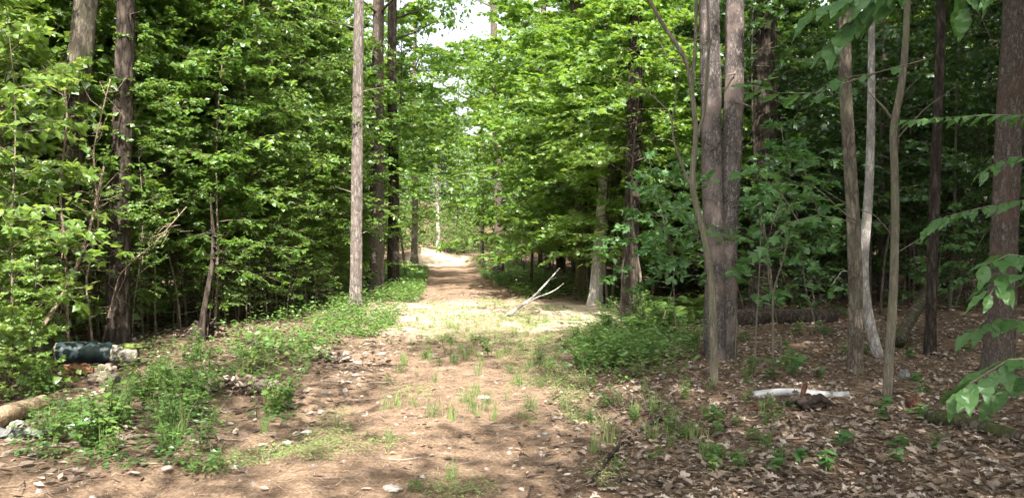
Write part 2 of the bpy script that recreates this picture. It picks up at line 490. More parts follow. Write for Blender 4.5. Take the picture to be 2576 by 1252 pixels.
def sandy_sunlit(x, y):
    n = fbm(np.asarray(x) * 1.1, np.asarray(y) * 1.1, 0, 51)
    a = np.exp(-(((x + .3) / 3.0) ** 4) - (((y - 17) / 3.4) ** 4)) * (.35 + .6 * (n > .45))  # dry pale ground, with the sun patch's brightness painted into its colour
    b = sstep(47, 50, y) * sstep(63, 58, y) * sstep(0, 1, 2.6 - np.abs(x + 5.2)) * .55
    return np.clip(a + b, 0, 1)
for nm, arr in (('trodden', pathness(GX, GY)), ('sandy_sunlit', sandy_sunlit(GX, GY))):
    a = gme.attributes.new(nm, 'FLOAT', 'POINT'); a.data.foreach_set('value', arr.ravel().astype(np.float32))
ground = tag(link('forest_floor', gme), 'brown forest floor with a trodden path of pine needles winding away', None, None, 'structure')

# ------------------------------------------------------------------ tall trees
trees = []       # dict(x, y, r, h, lean, mat, label, group, detail)
def trunk_curve(base, top, n, wob, seed):
    t = np.linspace(0, 1, n)
    B, T = np.array(base), np.array(top)
    P = B[None] + (T - B)[None] * t[:, None]
    rr = np.random.default_rng(seed)
    for k in (1, 2, 3):
        a = rr.normal(0, wob / k, 2); ph = rr.uniform(0, 6.28, 2)
        P[:, 0] += a[0] * (np.sin(t * 3.1 * k + ph[0]) - math.sin(ph[0])) * np.minimum(1, t * 4)
        P[:, 1] += a[1] * (np.sin(t * 3.1 * k + ph[1]) - math.sin(ph[1])) * np.minimum(1, t * 4)
    return P

def add_tree(bx, by, width, topx, label, mat, name='tree', h=17.0, group=None, detail=2, flare=.35, wob=.05, stubs=0, d=None, cat='tree', crown=True, taper=.55):
    if d is None: p = gp(bx, by)
    else:
        p = ray(bx, HY, d); p.z = gzf(p.x, p.y)
    dist = p.y
    r = width * dist / F / 2
    zt = CAM_H + HY / F * dist                       # height at the frame's top edge
    slope = ((topx - CX) / F * dist - p.x) / (zt - p.z)
    trees.append(dict(x=p.x, y=p.y, z=p.z, r=r, h=h, slope=slope, mat=mat, label=label, group=group, name=name, detail=detail, flare=flare, wob=wob, stubs=stubs, cat=cat, crown=crown, taper=taper, clumps=[]))

add_tree(893, 778, 29, 903, 'straight pale grey pine trunk nearest the path on its left edge, beside two darker trunks', M_PINE, 'pine_tree', 18, stubs=26)
add_tree(947, 740, 34, 957, 'middle pine of the three left of the path, reddish brown low and grey high', M_PINERED, 'pine_tree', 19, stubs=22)
add_tree(990, 722, 29, 993, 'dark pine furthest back of the three trunks left of the path', M_DARKBARK, 'pine_tree', 18, stubs=34)
add_tree(1042, 664, 17, 1046, 'small distant trunk left of the path just before the sunny bend', M_GREYBARK, 'tree', 17, detail=1)
add_tree(735, 760, 30, 738, 'grey pine trunk showing only above the left thicket leaves', M_PINE, 'pine_tree', 18, d=24, stubs=14)
add_tree(290, 872, 50, 320, 'thick dark trunk rising through the left thicket behind the teal wrapped log', M_DARKBARK, 'tree', 17, wob=.07, stubs=14)
add_tree(118, 880, 62, 215, 'leaning trunk with peeling whitish bark at the far left among sunlit leaves', M_GREYBARK, 'tree', 13, wob=.05, stubs=16, taper=.75)
add_tree(598, 760, 26, 575, 'pale trunk half hidden deep in the middle of the left thicket', M_PALE, 'tree', 16, d=21, detail=1)
add_tree(505, 858, 15, 512, 'slim broken trunk with a knotty foot in the left thicket', M_DARKBARK, 'broken_tree', 2.1, wob=.08, flare=.9, stubs=8)
add_tree(1256, 692, 24, 1250, 'reddish sunlit trunk right of the far path below the maple leaves', M_PINERED, 'tree', 17, detail=1)
add_tree(1376, 690, 22, 1366, 'reddish brown trunk behind the pale fallen branch', M_PINERED, 'tree', 17, detail=1)
add_tree(1213, 668, 9, 1216, 'thin grey trunk right beside the sunny bend of the far path', M_GREYBARK, 'tree', 14, detail=1)
add_tree(1466, 738, 36, 1452, 'yellowish mossy trunk left of the bright white trunk', M_MOSSY, 'tree', 17, detail=1)
add_tree(1494, 768, 33, 1560, 'sunlit whitish trunk leaning right at the edge of the sunny clearing', M_PALE, 'tree', 15, wob=.05)
add_tree(1580, 800, 42, 1604, 'dark trunk right of the sunlit whitish trunk above the fern patch', M_DARKBARK, 'tree', 17, wob=.04)
add_tree(1918, 790, 66, 1925, 'very dark thick trunk standing in deep shade just right of the double trunk', M_DARKBARK, 'tree', 18)
add_tree(2152, 940, 33, 2172, 'brown trunk with a pale split in its bark, left of the slender kinked sapling', M_GREYBARK, 'tree', 13, wob=.06, flare=.25)
add_tree(2512, 935, 62, 2548, 'thick reddish brown trunk at the right edge behind the hanging beech leaves', M_PINERED, 'tree', 18, wob=.05)
add_tree(2342, 890, 25, 2352, 'dark trunk in the shade between the slender kinked sapling and the thick right trunk', M_DARKBARK, 'tree', 16)
add_tree(1102, 668, 9, 1098, 'thin white birch trunk standing lit beyond the end of the path', M_PALE, 'birch_tree', 13, d=62, detail=1)

# the woods behind, thinned so that trunks keep their distance
taken = [(t['x'], t['y']) for t in trees]
def free(x, y, dmin, L): return all((x - a) ** 2 + (y - b) ** 2 > dmin * dmin for a, b in L)
bgmats = [M_DARKBARK, M_GREYBARK, M_PINERED, M_PINE]
def wood(n, side):
    k = 0; tries = 0
    while k < n and tries < 6000:
        tries += 1
        y = random.uniform(13, 72); x = random.uniform(-1, 1) * (.68 * y + 2)
        if side < 0 and x > float(path_l(y)) - 2.6: continue
        if side > 0 and x < float(path_r(y)) + (4.5 if y < 24 else 3.0): continue
        if side > 0 and y < 15 : continue
        if side < 0 and y < 17: continue
        if y > 60 and abs(x + 7) < 4: continue
        px = CX + F * x / y
        if side > 0 and y < 30 and px < 1700: continue
        if not free(x, y, 2.0 + y * .025, taken): continue
        taken.append((x, y)); k += 1
        trees.append(dict(x=x, y=y, z=gzf(x, y), r=random.uniform(.07, .19), h=random.uniform(14, 19), slope=random.gauss(0, .015), mat=random.choice(bgmats),
             label='straight tall trunk standing in the dim woods left of the path' if side < 0 else 'straight tall trunk standing in the dim woods right of the path',
             group='tall trunks in the left woods' if side < 0 else 'tall trunks in the right woods', name='tree', detail=0, flare=.3, wob=.06, stubs=6, cat='tree', crown=True, taper=.6, clumps=[]))
wood(62, -1); wood(74, 1)
# trees standing beside and behind the viewer, whose crowns shade the foreground
for x, y in [(-7.5, -2), (-3.2, -6), (2.5, -4.5), (6.5, .5), (7.5, 7.0), (9.5, 3.5), (-10.5, 4), (-1.2, -12), (5, -10), (11, 10.5), (-9, -9), (-14, -6), (-5, -16), (1, -17), (8, -15), (15, 2), (13, -6), (-14, -14), (9, -3), (12, 5.5), (17, -4), (6.5, -6), (17, 7)]:
    trees.append(dict(x=x, y=y, z=gzf(x, y), r=random.uniform(.13, .2), h=17, slope=0, mat=random.choice(bgmats), label='tall tree standing outside the picture beside the viewer', group='trees around the viewer',
         name='tree', detail=0, flare=.3, wob=.05, stubs=0, cat='tree', crown=True, taper=.6, clumps=[]))

for t in trees:
    if t['y'] > 20 and t['crown']:
        for k in range(11):
            hh = random.uniform(.5, 1.02) * t['h']; a = random.uniform(0, 6.28); q = random.uniform(.2, 1.5) * (1.25 - .7 * hh / t['h']) * 1.5
            if hh < 1.6 + .2 * t['y']: q *= .6
            cx_, cy_, cz_ = t['x'] + t['slope'] * hh + math.cos(a) * q, t['y'] + math.sin(a) * q, t['z'] + hh
            if cy_ < 62 and open_here(cx_ + SH.x * cz_, cy_ + SH.y * cz_): continue
            t['clumps'].append((cx_, cy_, cz_))
# crown clumps, given to the nearest tall tree
TX = np.array([t['x'] for t in trees]); TY = np.array([t['y'] for t in trees]); TOK = np.array([t['crown'] and t['h'] > 14 for t in trees])
for cx_ in np.arange(-34, 38, 1.35):
    for cy_ in np.arange(-20, 78, 1.35):
        for lay in range(4 if cx_ > 2.0 and cy_ < 34 else 2):
            if random.random() > (.95 if lay == 0 else .7): continue
            x = cx_ + random.uniform(-.6, .6); y = cy_ + random.uniform(-.6, .6)
            z = random.uniform(8.6, 12.5) if lay == 0 else random.uniform(12.0, 17.5)
            if y > 0 and abs(x) > .72 * y + 9: continue
            if y > 24 and abs(x - .5 * float(path_l(y) + path_r(y))) < .9 and y < 60 and random.random() < .6: continue
            if y > 30 and z < 12 and random.random() < .35: continue
            if y > 66 and abs(x + 8) < 9 and z > 11: continue
            gx, gy = x + SH.x * z, y + SH.y * z
            if open_here(gx, gy): continue
            # keep the frame's lower canopy edge out of the near view
            if y > 4 and CAM_H + (HY + 60) / F * y > z and y < 26: continue
            dd = np.where(TOK, (TX - x) ** 2 + (TY - y) ** 2, 1e9)
            k = int(np.argmin(dd))
            if dd[k] > 64: continue
            trees[k]['clumps'].append((x, y, z))

def clump_leaves(LV, c, rad, n, size, loc_rng, flat=.55):
    d = unit(loc_rng.normal(size=(n, 3)))
    rr = rad * loc_rng.uniform(.25, 1, n) ** .6
    P = d * rr[:, None]; P[:, 2] *= flat
    D = unit(d * .6 + loc_rng.normal(size=(n, 3)) * .6 + np.array([0, 0, -.25]))
    N = unit(loc_rng.normal(size=(n, 3)) * .55 + np.array([0, 0, 1.0]))
    LV.many(P + np.array(c), D, N, size * loc_rng.uniform(.7, 1.25, n))

for ti, t in enumerate(trees):
    rr_ = np.random.default_rng(100 + ti)
    x, y, z, r, h = t['x'], t['y'], t['z'], t['r'], t['h']
    g = Geo()
    det = t['detail']
    n = {0: 12, 1: 26, 2: 90}[det]; sides = {0: 8, 1: 12, 2: 22}[det]
    P = trunk_curve((0, 0, -.15), (t['slope'] * h, 0, h), n, t['wob'], 300 + ti)
    tt = np.linspace(0, 1, n)
    rad = r * (1 - (1 - t['taper']) * .9 * np.minimum(1, tt * 1.15)) * (1 - .75 * np.clip((tt - .75) / .25, 0, 1))
    rad = rad * (1 + t['flare'] * 1.5 * np.exp(-(tt * h) / .22))
    g.tube(P, rad, sides, 0, {0: .05, 1: .08, 2: .10}[det], ti, True, 4.0, 1.6, .05 if det < 2 else .13)
    def trunk_at(hh):
        k = np.clip(hh / h, 0, 1) * (n - 1); i = int(min(k, n - 2)); return P[i] + (P[i + 1] - P[i]) * (k - i)
    deads = []
    for s in range(t['stubs']):
        hh = rr_.uniform(1.2, h * .8) ; a = rr_.uniform(0, 6.28); L_ = rr_.uniform(.08, .8) * (1.5 if hh > 4 else .8) * (.4 if rr_.random() < .4 else 1)
        p0 = trunk_at(hh); dirv = np.array([math.cos(a), math.sin(a), rr_.uniform(-.25, .35)])
        pts = [p0 + dirv * (r * .5 + L_ * q) + np.array([0, 0, -.12 * L_ * q * q]) + rr_.normal(0, .02, 3) * q for q in (0, .35, .7, 1)]
        if det == 2 and L_ > .22:
            g2 = Geo(); g2.tube(pts, [.016 + r * .05, .012, .008, .004], 5, 0, 0, 0, False); deads.append(g2)
        else: g.tube(pts, [.016 + r * .05, .012, .008, .004], 5, 0, 0, 0, False)
    LV = Leaves()
    for (cx_, cy_, cz_) in t['clumps']:
        c = np.array([cx_ - x, cy_ - y, cz_ - z])
        hz = math.hypot(c[0] - t['slope'] * c[2], c[1])
        a0 = trunk_at(min(h * .97, max(h * .42, c[2] - hz * .5)))
        mid = (a0 + c) / 2 + np.array([0, 0, -.15 * hz]) * .5 + rr_.normal(0, .12, 3)
        g.tube([a0, mid, c], [.03 + r * .12, .025, .008], 4, 0, 0, 0, False)
        far = cy_ > 22
        clump_leaves(LV, c, rr_.uniform(.8, 1.4), 120 if far else 105, (.19 if far else .24) * (1.3 if cx_ > 2.5 and cy_ < 40 else 1), rr_)
    root = empty(t['name'], (x, y, z), t['label'], t['cat'], t['group'])
    tk = link('trunk', g.mesh('trunk', t['mat']), root)
    for g2 in deads: link('dead_branch', g2.mesh('dead_branch', t['mat']), tk)
    if LV.P: link('crown', LV.mesh('crown', DIAM, M_CAN), root)

# ------------------------------------------------------------------ the double trunk
def poly_tube(g, pix, d0, d1, w0, w1, sides=16, bark=.08, seed=1, n=40, flare=0.0, sink=.1, mi=0):
    """tube through picture points at depths d0..d1, smoothed"""
    m = len(pix)
    pts = np.array([tuple(ray(px, py, d0 + (d1 - d0) * i / (m - 1))) for i, (px, py) in enumerate(pix)])
    s = np.concatenate(([0], np.cumsum(np.linalg.norm(np.diff(pts, axis=0), axis=1)))); s /= s[-1]
    q = np.linspace(0, 1, n)
    Q = np.stack([np.interp(q, s, pts[:, k]) for k in range(3)], 1)
    for _ in range(max(1, n // 14)):
        Q[1:-1] = (Q[:-2] + 2 * Q[1:-1] + Q[2:]) / 4
    w = np.linspace(w0, w1, n) * (d0 + (d1 - d0) * q) / F / 2
    if flare: w = w * (1 + flare * np.exp(-(Q[:, 2] - Q[0, 2]) / .25))
    g.tube(Q, w, sides, mi, bark, seed, True, 4, 2.0)
    return Q

def rel(Qroot, me):
    me.transform(Matrix.Translation(-Vector(Qroot)))

b = gp(1806, 905); dB = b.y
g = Geo()
H0 = HY + (CAM_H - b.z + .1) * F / dB
poly_tube(g, [(1800, H0), (1799, 800), (1793, 500), (1786, 200), (1782, 0), (1776, -400), (1772, -1100)], dB, dB, 52, 42, 30, .15, 3, 150, .14)
g_b = Geo()
poly_tube(g_b, [(1823, H0), (1828, 760), (1831, 560), (1838, 430), (1846, 250), (1847, 0), (1852, -400), (1858, -1000)], dB + .12, dB + .12, 52, 36, 30, .17, 5, 150, .14)
rr_ = np.random.default_rng(5)
for s in range(16):
    px = 1780 + (68 if s % 2 else 0); py = rr_.uniform(-200, 850); p0 = ray(px, py, dB - .02)
    dv = Vector((rr_.normal(0, .6), -abs(rr_.normal(.4, .4)), rr_.normal(.1, .3)))
    (g_b if s % 2 else g).tube([p0, p0 + dv * .12, p0 + dv * .2], [.014, .010, .004], 5, 0, 0, 0, False)
me = g.mesh('trunk', M_PATCH); rel(b, me)
me_b = g_b.mesh('trunk', M_PATCH); rel(b, me_b)
r0 = empty('double_trunk_tree', b, 'tall grey tree with two flaking trunks joined at the foot, right of the path', 'tree')
link('trunk', me, r0)
link('trunk', me_b, r0)
LV = Leaves()
for k in range(34):
    c = np.array([rr_.normal(0, 2.2), rr_.normal(0, 2.2), rr_.uniform(9, 15)])
    if open_here(b.x + c[0] + SH.x * c[2], b.y + c[1] + SH.y * c[2]): continue
    clump_leaves(LV, c, 1.1, 55, .2, rr_)
if LV.P: link('crown', LV.mesh('crown', DIAM, M_CAN), r0)

# ------------------------------------------------------------------ saplings and understorey
def sapling_mesh(seed, h=6.0, start=.2, radius=1.1, nb=34, lsize=.09, tpl=OVAL, lm=M_THICK, wm=M_TWIG, r0=.022, elev=.5, twigs=5, per=7, wob=.12, droop=.25, dead=8, lean=.3, tilt=.75):
    rr = np.random.default_rng(seed)
    g = Geo(); LV = Leaves()
    n = 14
    lx, ly = rr.normal(0, lean, 2)
    P = trunk_curve((0, 0, -.1), (lx, ly, h), n, wob, seed)
    g.tube(P, r0 * np.linspace(1, .18, n), 6, 0, .06, seed)
    def at(t):
        k = t * (n - 1); i = int(min(k, n - 2)); return P[i] + (P[i + 1] - P[i]) * (k - i)
    UP = np.array([0, 0, 1.0])
    for b_ in range(nb):
        t = start + (1 - start) * ((b_ + rr.uniform(0, 1)) / nb) ** .9
        az = b_ * 2.4 + rr.uniform(-.5, .5)
        prof = math.sin(min(1, (t - start) / (1 - start) * .8 + .25) * math.pi) ** .7
        L_ = radius * (.35 + .75 * prof) * rr.uniform(.6, 1.15)
        el = elev * rr.uniform(-.2, 1.9)
        d = np.array([math.cos(az) * math.cos(el), math.sin(az) * math.cos(el), math.sin(el)])
        p0 = at(min(t, .99))
        m = 5
        q = np.linspace(0, 1, m)
        B = p0[None] + d[None] * (q * L_)[:, None]; B[:, 2] -= droop * L_ * q ** 2
        B[1:] += rr.normal(0, .06 * L_, (m - 1, 3))
        g.tube(B, np.linspace(max(.004, r0 * .32), .0015, m), 4, 0, 0, 0, False)
        for w in range(twigs + 1):
            s = .3 + .7 * (w + rr.uniform(0, .6)) / (twigs + .6) if w < twigs else 1.0
            k = min(s, .999) * (m - 1); i = int(k); o = B[i] + (B[min(i + 1, m - 1)] - B[i]) * (k - i)
            bd = unit(B[-1] - B[0])
            side = np.cross(bd, UP); side = unit(side) * (1 if w % 2 else -1)
            td = unit(bd * .7 + side * (.75 if w < twigs else 0) + rr.normal(0, .18, 3))
            tl = L_ * .42 * rr.uniform(.6, 1.2) if w < twigs else L_ * .12
            if w < twigs: g.tube([o, o + td * tl * .5 + UP * .01, o + td * tl - UP * droop * tl * .3], [.0028, .002, .001], 3, 0, 0, 0, False)
            for l in range(per):
                f = (l + .6) / per
                lp = o + td * tl * f - UP * droop * tl * .3 * f * f
                sd = unit(np.cross(td, UP)) * (1 if l % 2 else -1)
                ld = unit(td * .55 + sd * .8 + rr.normal(0, .35, 3) + UP * rr.uniform(-.75, .25))
                ln = unit(UP + rr.normal(0, tilt, 3))
                LV.one(lp, ld, ln, lsize * rr.uniform(.65, 1.25))
    for k in range(dead):
        t = rr.uniform(.04, start + .35); az = rr.uniform(0, 6.28); L_ = rr.uniform(.15, .7)
        p0 = at(t); d = np.array([math.cos(az), math.sin(az), rr.uniform(-.2, .6)])
        g.tube([p0, p0 + d * L_ * .5 + rr.normal(0, .03, 3), p0 + d * L_ + rr.normal(0, .07, 3)], [.004, .003, .001], 3, 0, 0, 0, False)
    return [('trunk', g.mesh('sapling_trunk', wm)), ('crown', LV.mesh('sapling_crown', tpl, lm))]

THICK = [sapling_mesh(1000 + k, h=random.uniform(6, 9.5), start=random.uniform(.10, .26), radius=random.uniform(.9, 1.35), nb=58, lsize=.105, tpl=[OVAL, BROAD, OVAL, BROAD][k % 4], r0=random.uniform(.012, .024), twigs=6, per=11, dead=20, elev=.6) for k in range(8)]
SHORT = [sapling_mesh(1100 + k, h=random.uniform(2.6, 4.2), start=.16, radius=random.uniform(.6, .95), nb=34, lsize=.09, tpl=[OVAL, SLIM, BROAD][k % 3], r0=.011, per=9, dead=12) for k in range(5)]
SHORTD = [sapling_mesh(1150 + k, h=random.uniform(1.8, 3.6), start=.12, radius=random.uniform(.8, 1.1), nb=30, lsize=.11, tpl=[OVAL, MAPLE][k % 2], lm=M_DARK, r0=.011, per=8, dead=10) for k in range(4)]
BIGLEAF = [sapling_mesh(1200 + k, h=random.uniform(4.8, 6.6), start=.06, radius=random.uniform(.8, 1.1), nb=46, lsize=.125, tpl=[BROAD, MAPLE][k % 2], lm=M_BIG, r0=.02, per=7, twigs=5, dead=14) for k in range(4)]
BARE = [sapling_mesh(1300 + k, h=random.uniform(4, 8), start=.62, radius=.6, nb=10, lsize=.08, r0=random.uniform(.010, .022), per=4, twigs=3, dead=34, wm=M_DEADTWIG, wob=.2, lean=.5) for k in range(4)]
MAPLES = [sapling_mesh(1400 + k, h=random.uniform(9, 12), start=.13, radius=random.uniform(2.6, 3.4), nb=72, lsize=.165, tpl=MAPLE, lm=M_MAPLE, wm=M_GREYBARK, r0=.05, elev=.28, twigs=10, per=12, droop=.22, wob=.15, tilt=.55) for k in range(4)]
MAPLES_HIGH = [sapling_mesh(1450 + k, h=random.uniform(10, 12), start=.40, radius=random.uniform(2.6, 3.2), nb=54, lsize=.165, tpl=MAPLE, lm=M_MAPLE, wm=M_GREYBARK, r0=.05, elev=.28, twigs=9, per=11, droop=.22, wob=.15, tilt=.55) for k in range(2)]
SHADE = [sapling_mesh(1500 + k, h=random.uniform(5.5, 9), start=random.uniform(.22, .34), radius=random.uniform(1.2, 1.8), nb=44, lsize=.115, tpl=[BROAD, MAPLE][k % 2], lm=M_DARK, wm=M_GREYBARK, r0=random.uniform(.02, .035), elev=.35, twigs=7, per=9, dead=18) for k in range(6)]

small = []
def scatter(n, fn, protos, name, label, cat, group, dmin, smin=.85, smax=1.2, tries=9000, ok=None):
    k = 0
    for _ in range(tries):
        if k >= n: break
        p = fn()
        if p is None: continue
        x, y = p
        if not free(x, y, dmin, small): continue
        small.append((x, y)); k += 1
        build(name, random.choice(protos), (x, y, gzf(x, y)), label, cat, group, random.uniform(0, 6.28), random.uniform(smin, smax))
    return k

# front line of the left thicket
def front_l(y): return float(np.interp(y, [6, 8, 10, 12, 15, 18, 24, 33, 52], [-4.9, -5.2, -5.9, -6.2, -5.2, -4.9, -5.4, -6.6, -8.6]))
def left_near():
    y = random.uniform(10.4, 26); f = front_l(y) + (.45 if y > 12 else 0); x = f - abs(random.gauss(0, 1.9)); return (x, y) if x > -.72 * y - 1 else None
def left_far():
    y = random.uniform(17, 48); f = front_l(y); x = random.uniform(-.7 * y - 1, f); return (x, y)
scatter(124, left_near, THICK, 'sapling', 'slender leafy sapling crowded into the front of the thicket left of the path', 'sapling', 'leafy saplings at the front of the left thicket', .55)
scatter(50, left_far, THICK, 'sapling', 'leafy sapling further back in the thicket left of the path', 'sapling', 'leafy saplings deeper in the left thicket', .9)
scatter(34, left_near, SHORT, 'shrub', 'knee to head high leafy shrub low in the thicket left of the path', 'shrub', 'low shrubs in the left thicket', .4)
scatter(40, left_near, BARE, 'bare_sapling', 'thin bare stem with dead twigs in the dark lower part of the left thicket', 'sapling', 'bare stems in the left thicket', .35)
# bright broad leaved shrubs at the far left
for (x, y, s) in [(-4.75, 6.9, .30), (-5.05, 7.3, .36), (-4.7, 7.7, .30), (-5.5, 7.7, .42), (-5.3, 8.3, .8), (-5.9, 8.5, .9), (-6.3, 9.3, .95), (-5.75, 8.9, .5), (-6.6, 9.4, .80), (-6.3, 10.2, .9), (-6.7, 10.0, 1.0), (-6.3, 10.6, 1.0), (-7.2, 10.8, 1.15), (-6.8, 11.5, 1.15), (-7.7, 11.6, 1.2), (-8.2, 12.6, 1.3), (-7.4, 12.6, 1.25)]:
    small.append((x, y))
    build('broadleaf_shrub', random.choice(BIGLEAF), (x, y, gzf(x, y)), 'bright sunlit shrub of broad leaves climbing the far left of the picture', 'shrub', 'sunlit broadleaf shrubs at the far left', random.uniform(0, 6.28), s)

EDGE = ['leafy sapling right of the slim broken trunk at the edge of the left thicket', 'leafy sapling two metres right of the slim broken trunk, full from knee height', 'leafy sapling below the half hidden pale trunk in the left thicket', 'leafy sapling between the thick dark trunk and the slim broken trunk',
        'leafy sapling below the pine trunk that shows above the left thicket', 'short leafy sapling close left of the thick dark trunk', 'small leafy sapling just right of the foot of the thick dark trunk', 'leafy sapling left of the three pines where the thicket meets the bank', 'leafy sapling almost touching the pale grey pine from the left', 'leafy sapling behind the pale grey pine, nearest the path']
for lab, (px, d, s) in zip(EDGE, [(455, 12.6, .95), (540, 13.0, .9), (620, 14.2, 1.0), (390, 12.0, .8), (700, 15.5, .95), (250, 11.0, .7), (330, 10.9, .55), (770, 17, .9), (835, 18.5, .85), (860, 22, 1.0)]):
    x = (px - CX) / F * d; small.append((x, d))
    build('sapling', random.choice(THICK), (x, d, gzf(x, d)), lab, 'sapling', 'leafy saplings at the edge of the left thicket', random.uniform(0, 6.28), s)
def edge_bare():
    y = random.uniform(9.6, 20); x = front_l(y) + random.uniform(-.9, .25); return (x, y)
scatter(30, edge_bare, BARE, 'bare_sapling', 'thin bare brown stem with dead twigs at the edge of the left thicket', 'sapling', 'bare stems at the edge of the left thicket', .3, .6, 1.0)
# maples arching over the path from the right
for (px, d, s, lab) in [(1335, 26, 1.0, 'maple arching over the far path from its right, its tiers of leaves lit yellow green'), (1480, 21.5, .95, 'maple with sunlit layered leaves just left of the whitish leaning trunk'), (1640, 20, 1.0, 'bright green maple behind the dark trunk above the fern patch'),
                  (1320, 34, 1.05, 'distant maple over the right of the path under the white sky gap'), (1420, 34, 1.1, 'maple in the second row behind the pale fallen branch'), (1600, 31, 1.1, 'maple in the second row behind the whitish leaning trunk'), (1022, 31, 1.1, 'maple arching over the path from its left beside the dark pine'), (975, 40, .9, 'maple with drooping tiers beyond the three pines left of the path'),
                  (1745, 24, .9, 'maple showing leaves between the dark trunk and the double trunk'), (1385, 23.5, .62, 'short maple filling the gap left of the mossy trunk'), (1540, 18.2, .6, 'short maple in front of the whitish leaning trunk'), (1300, 44, 1.05, 'maple far back over the path right of the sky gap'), (1700, 28, 1.1, 'maple in the second row behind the fern patch'), (1120, 62, 1.1, 'maple closing the end of the path'), (1000, 47, 1.15, 'tall maple reaching over the far path from its left under the open sky'), (1150, 63, 1.5, 'tallest maple standing beyond the end of the path'), (1300, 50, 1.25, 'tall maple right of the far path behind the reddish sunlit trunk'), (965, 33, .8, 'maple showing between the pines left of the path'), (925, 25.5, .62, 'short leafy maple close behind the middle pine')]:
    x = (px - CX) / F * d; small.append((x, d))
    build('maple_tree', random.choice(MAPLES_HIGH if d > 29 else MAPLES), (x, d, gzf(x, d)), lab, 'tree', 'maples right of the path', random.uniform(0, 6.28), s)
for (px, d, s, lab) in [(1622, 15.4, .64, 'slim maple whose leaves hang in front of the upper part of the dark trunk'), (1530, 18.0, .7, 'slim maple veiling the upper part of the whitish leaning trunk')]:
    x = (px - CX) / F * d; small.append((x, d))
    build('maple_tree', MAPLES_HIGH[0], (x, d, gzf(x, d)), lab, 'tree', 'maples right of the path', random.uniform(0, 6.28), s)
x = (165 - CX) / F * 10.9
build('broadleaf_shrub', BIGLEAF[0], (x, 10.9, gzf(x, 10.9)), 'tall broadleaf shrub half hiding the leaning trunk at the far left', 'shrub', None, 1.0, 1.08)
# green background woods around the path's end
def end_l():
    y = random.uniform(50, 76); x = random.uniform(-20, 14)
    if y < 62 and -11 < x < 2: return None
    if float(path_l(y)) - 1.0 < x < float(path_r(y)) + 1 and y < 66: return None
    if -9.5 < x < -4.8 and y < 64: return None
    return x, y
scatter(34, end_l, THICK + SHORT, 'sapling', 'leafy sapling in the green wall of leaves at the end of the path', 'sapling', 'saplings at the end of the path', 1.1, 1.0, 1.5)
for (px, d, s) in [(1085, 61, .9), (1120, 60, .8), (1155, 59, .8), (1190, 57, .9), (1215, 55, .8), (1060, 58, .8), (1020, 56, 1.0), (1140, 62, 1.1), (1100, 63, 1.2), (1175, 61, 1.1)]:
    x = (px - CX) / F * d; small.append((x, d))
    build('shrub', random.choice(SHORT), (x, d, gzf(x, d)), 'bright bush in the sunny opening at the end of the path', 'shrub', 'bushes at the end of the path', random.uniform(0, 6.28), s)
def edge_l():
    y = random.uniform(10.8, 30); x = front_l(y) + random.uniform(-.4, .9); return (x, y) if x < float(path_l(y)) - 1.2 else None
scatter(46, edge_l, SHORT, 'shrub', 'low leafy shrub along the very edge of the left thicket', 'shrub', 'low shrubs along the edge of the left thicket', .35, .4, .85)
# right hand woods
def right_far():
    y = random.uniform(14.5, 48); x = random.uniform(3.2, .7 * y + 1.5)
    px = CX + F * x / y
    if px < 1480 or (y < 19 and px < 1800): return None
    if x < float(path_r(y)) + 3: return None
    return x, y
scatter(86, right_far, SHADE, 'sapling', 'sapling with dark leaves in the shaded woods right of the path', 'sapling', 'shaded saplings in the right woods', 1.0)
scatter(90, right_far, SHORTD, 'shrub', 'low dark leafy shrub in the dim woods right of the path', 'shrub', 'dark shrubs in the right woods', .9)
scatter(60, left_far, SHORTD, 'shrub', 'low dark leafy shrub deep in the thicket left of the path', 'shrub', 'dark shrubs deep in the left thicket', .9)
scatter(60, right_far, BARE, 'bare_sapling', 'thin bare stem with dead twigs in the dim woods right of the path', 'sapling', 'bare stems in the right woods', .7)
def right_mid():
    y = random.uniform(22, 50); x = random.uniform(0, 14); px = CX + F * x / y
    if px < 1230 or px > 1760 or x < float(path_r(y)) + 2.2: return None
    return x, y
scatter(30, right_mid, THICK + SHADE, 'sapling', 'green sapling filling the woods behind the maples right of the path', 'sapling', 'green saplings behind the maples', 1.1)

# individually placed saplings on the right
def pix_tree(name, label, mat, stems, d, cat='sapling', leaves=None):
    """stems: (pixels, w0, w1); first point of the first stem is the foot"""
    foot = None; gs = []
    for k, (pix, w0, w1) in enumerate(stems):
        g = Geo(); gs.append(g)
        Q = poly_tube(g, pix, d, d, w0, w1, 12 if w0 > 8 else 7, .07, k + 3, 60 if w0 > 8 else 24)
        if foot is None: foot = Vector(Q[0])
    foot.z = gzf(foot.x, foot.y)
    r = empty(name, foot, label, cat)
    for k, g in enumerate(gs):
        me = g.mesh('limb' if k else 'trunk', mat); rel(foot, me)
        if k == 0: tk = link('trunk', me, r)
        else: link('limb', me, tk)
    return r
F1 = gp(1795, 966)
pix_tree('sapling', 'smooth forked sapling standing in front of the double trunk, branching to the upper left', M_SMOOTH, [
    ([(1797, 985), (1796, 850), (1792, 720), (1776, 610), (1752, 520), (1738, 470), (1745, 400), (1752, 340), (1740, 230), (1728, 150), (1690, 100), (1650, 40), (1615, -40), (1560, -160)], 22, 7),
    ([(1742, 478), (1716, 420), (1692, 350), (1690, 290), (1640, 240), (1590, 215), (1520, 190)], 8, 2),
    ([(1740, 230), (1748, 120), (1750, 0), (1758, -200)], 10, 6),
    ([(1752, 350), (1772, 280), (1782, 120), (1778, 0), (1790, -180)], 9, 5),
    ([(1690, 300), (1700, 250), (1700, 190)], 4, 1),
    ([(1728, 160), (1680, 150), (1660, 110), (1640, 90)], 5, 1.5)], F1.y)
F2 = gp(1950, 950)
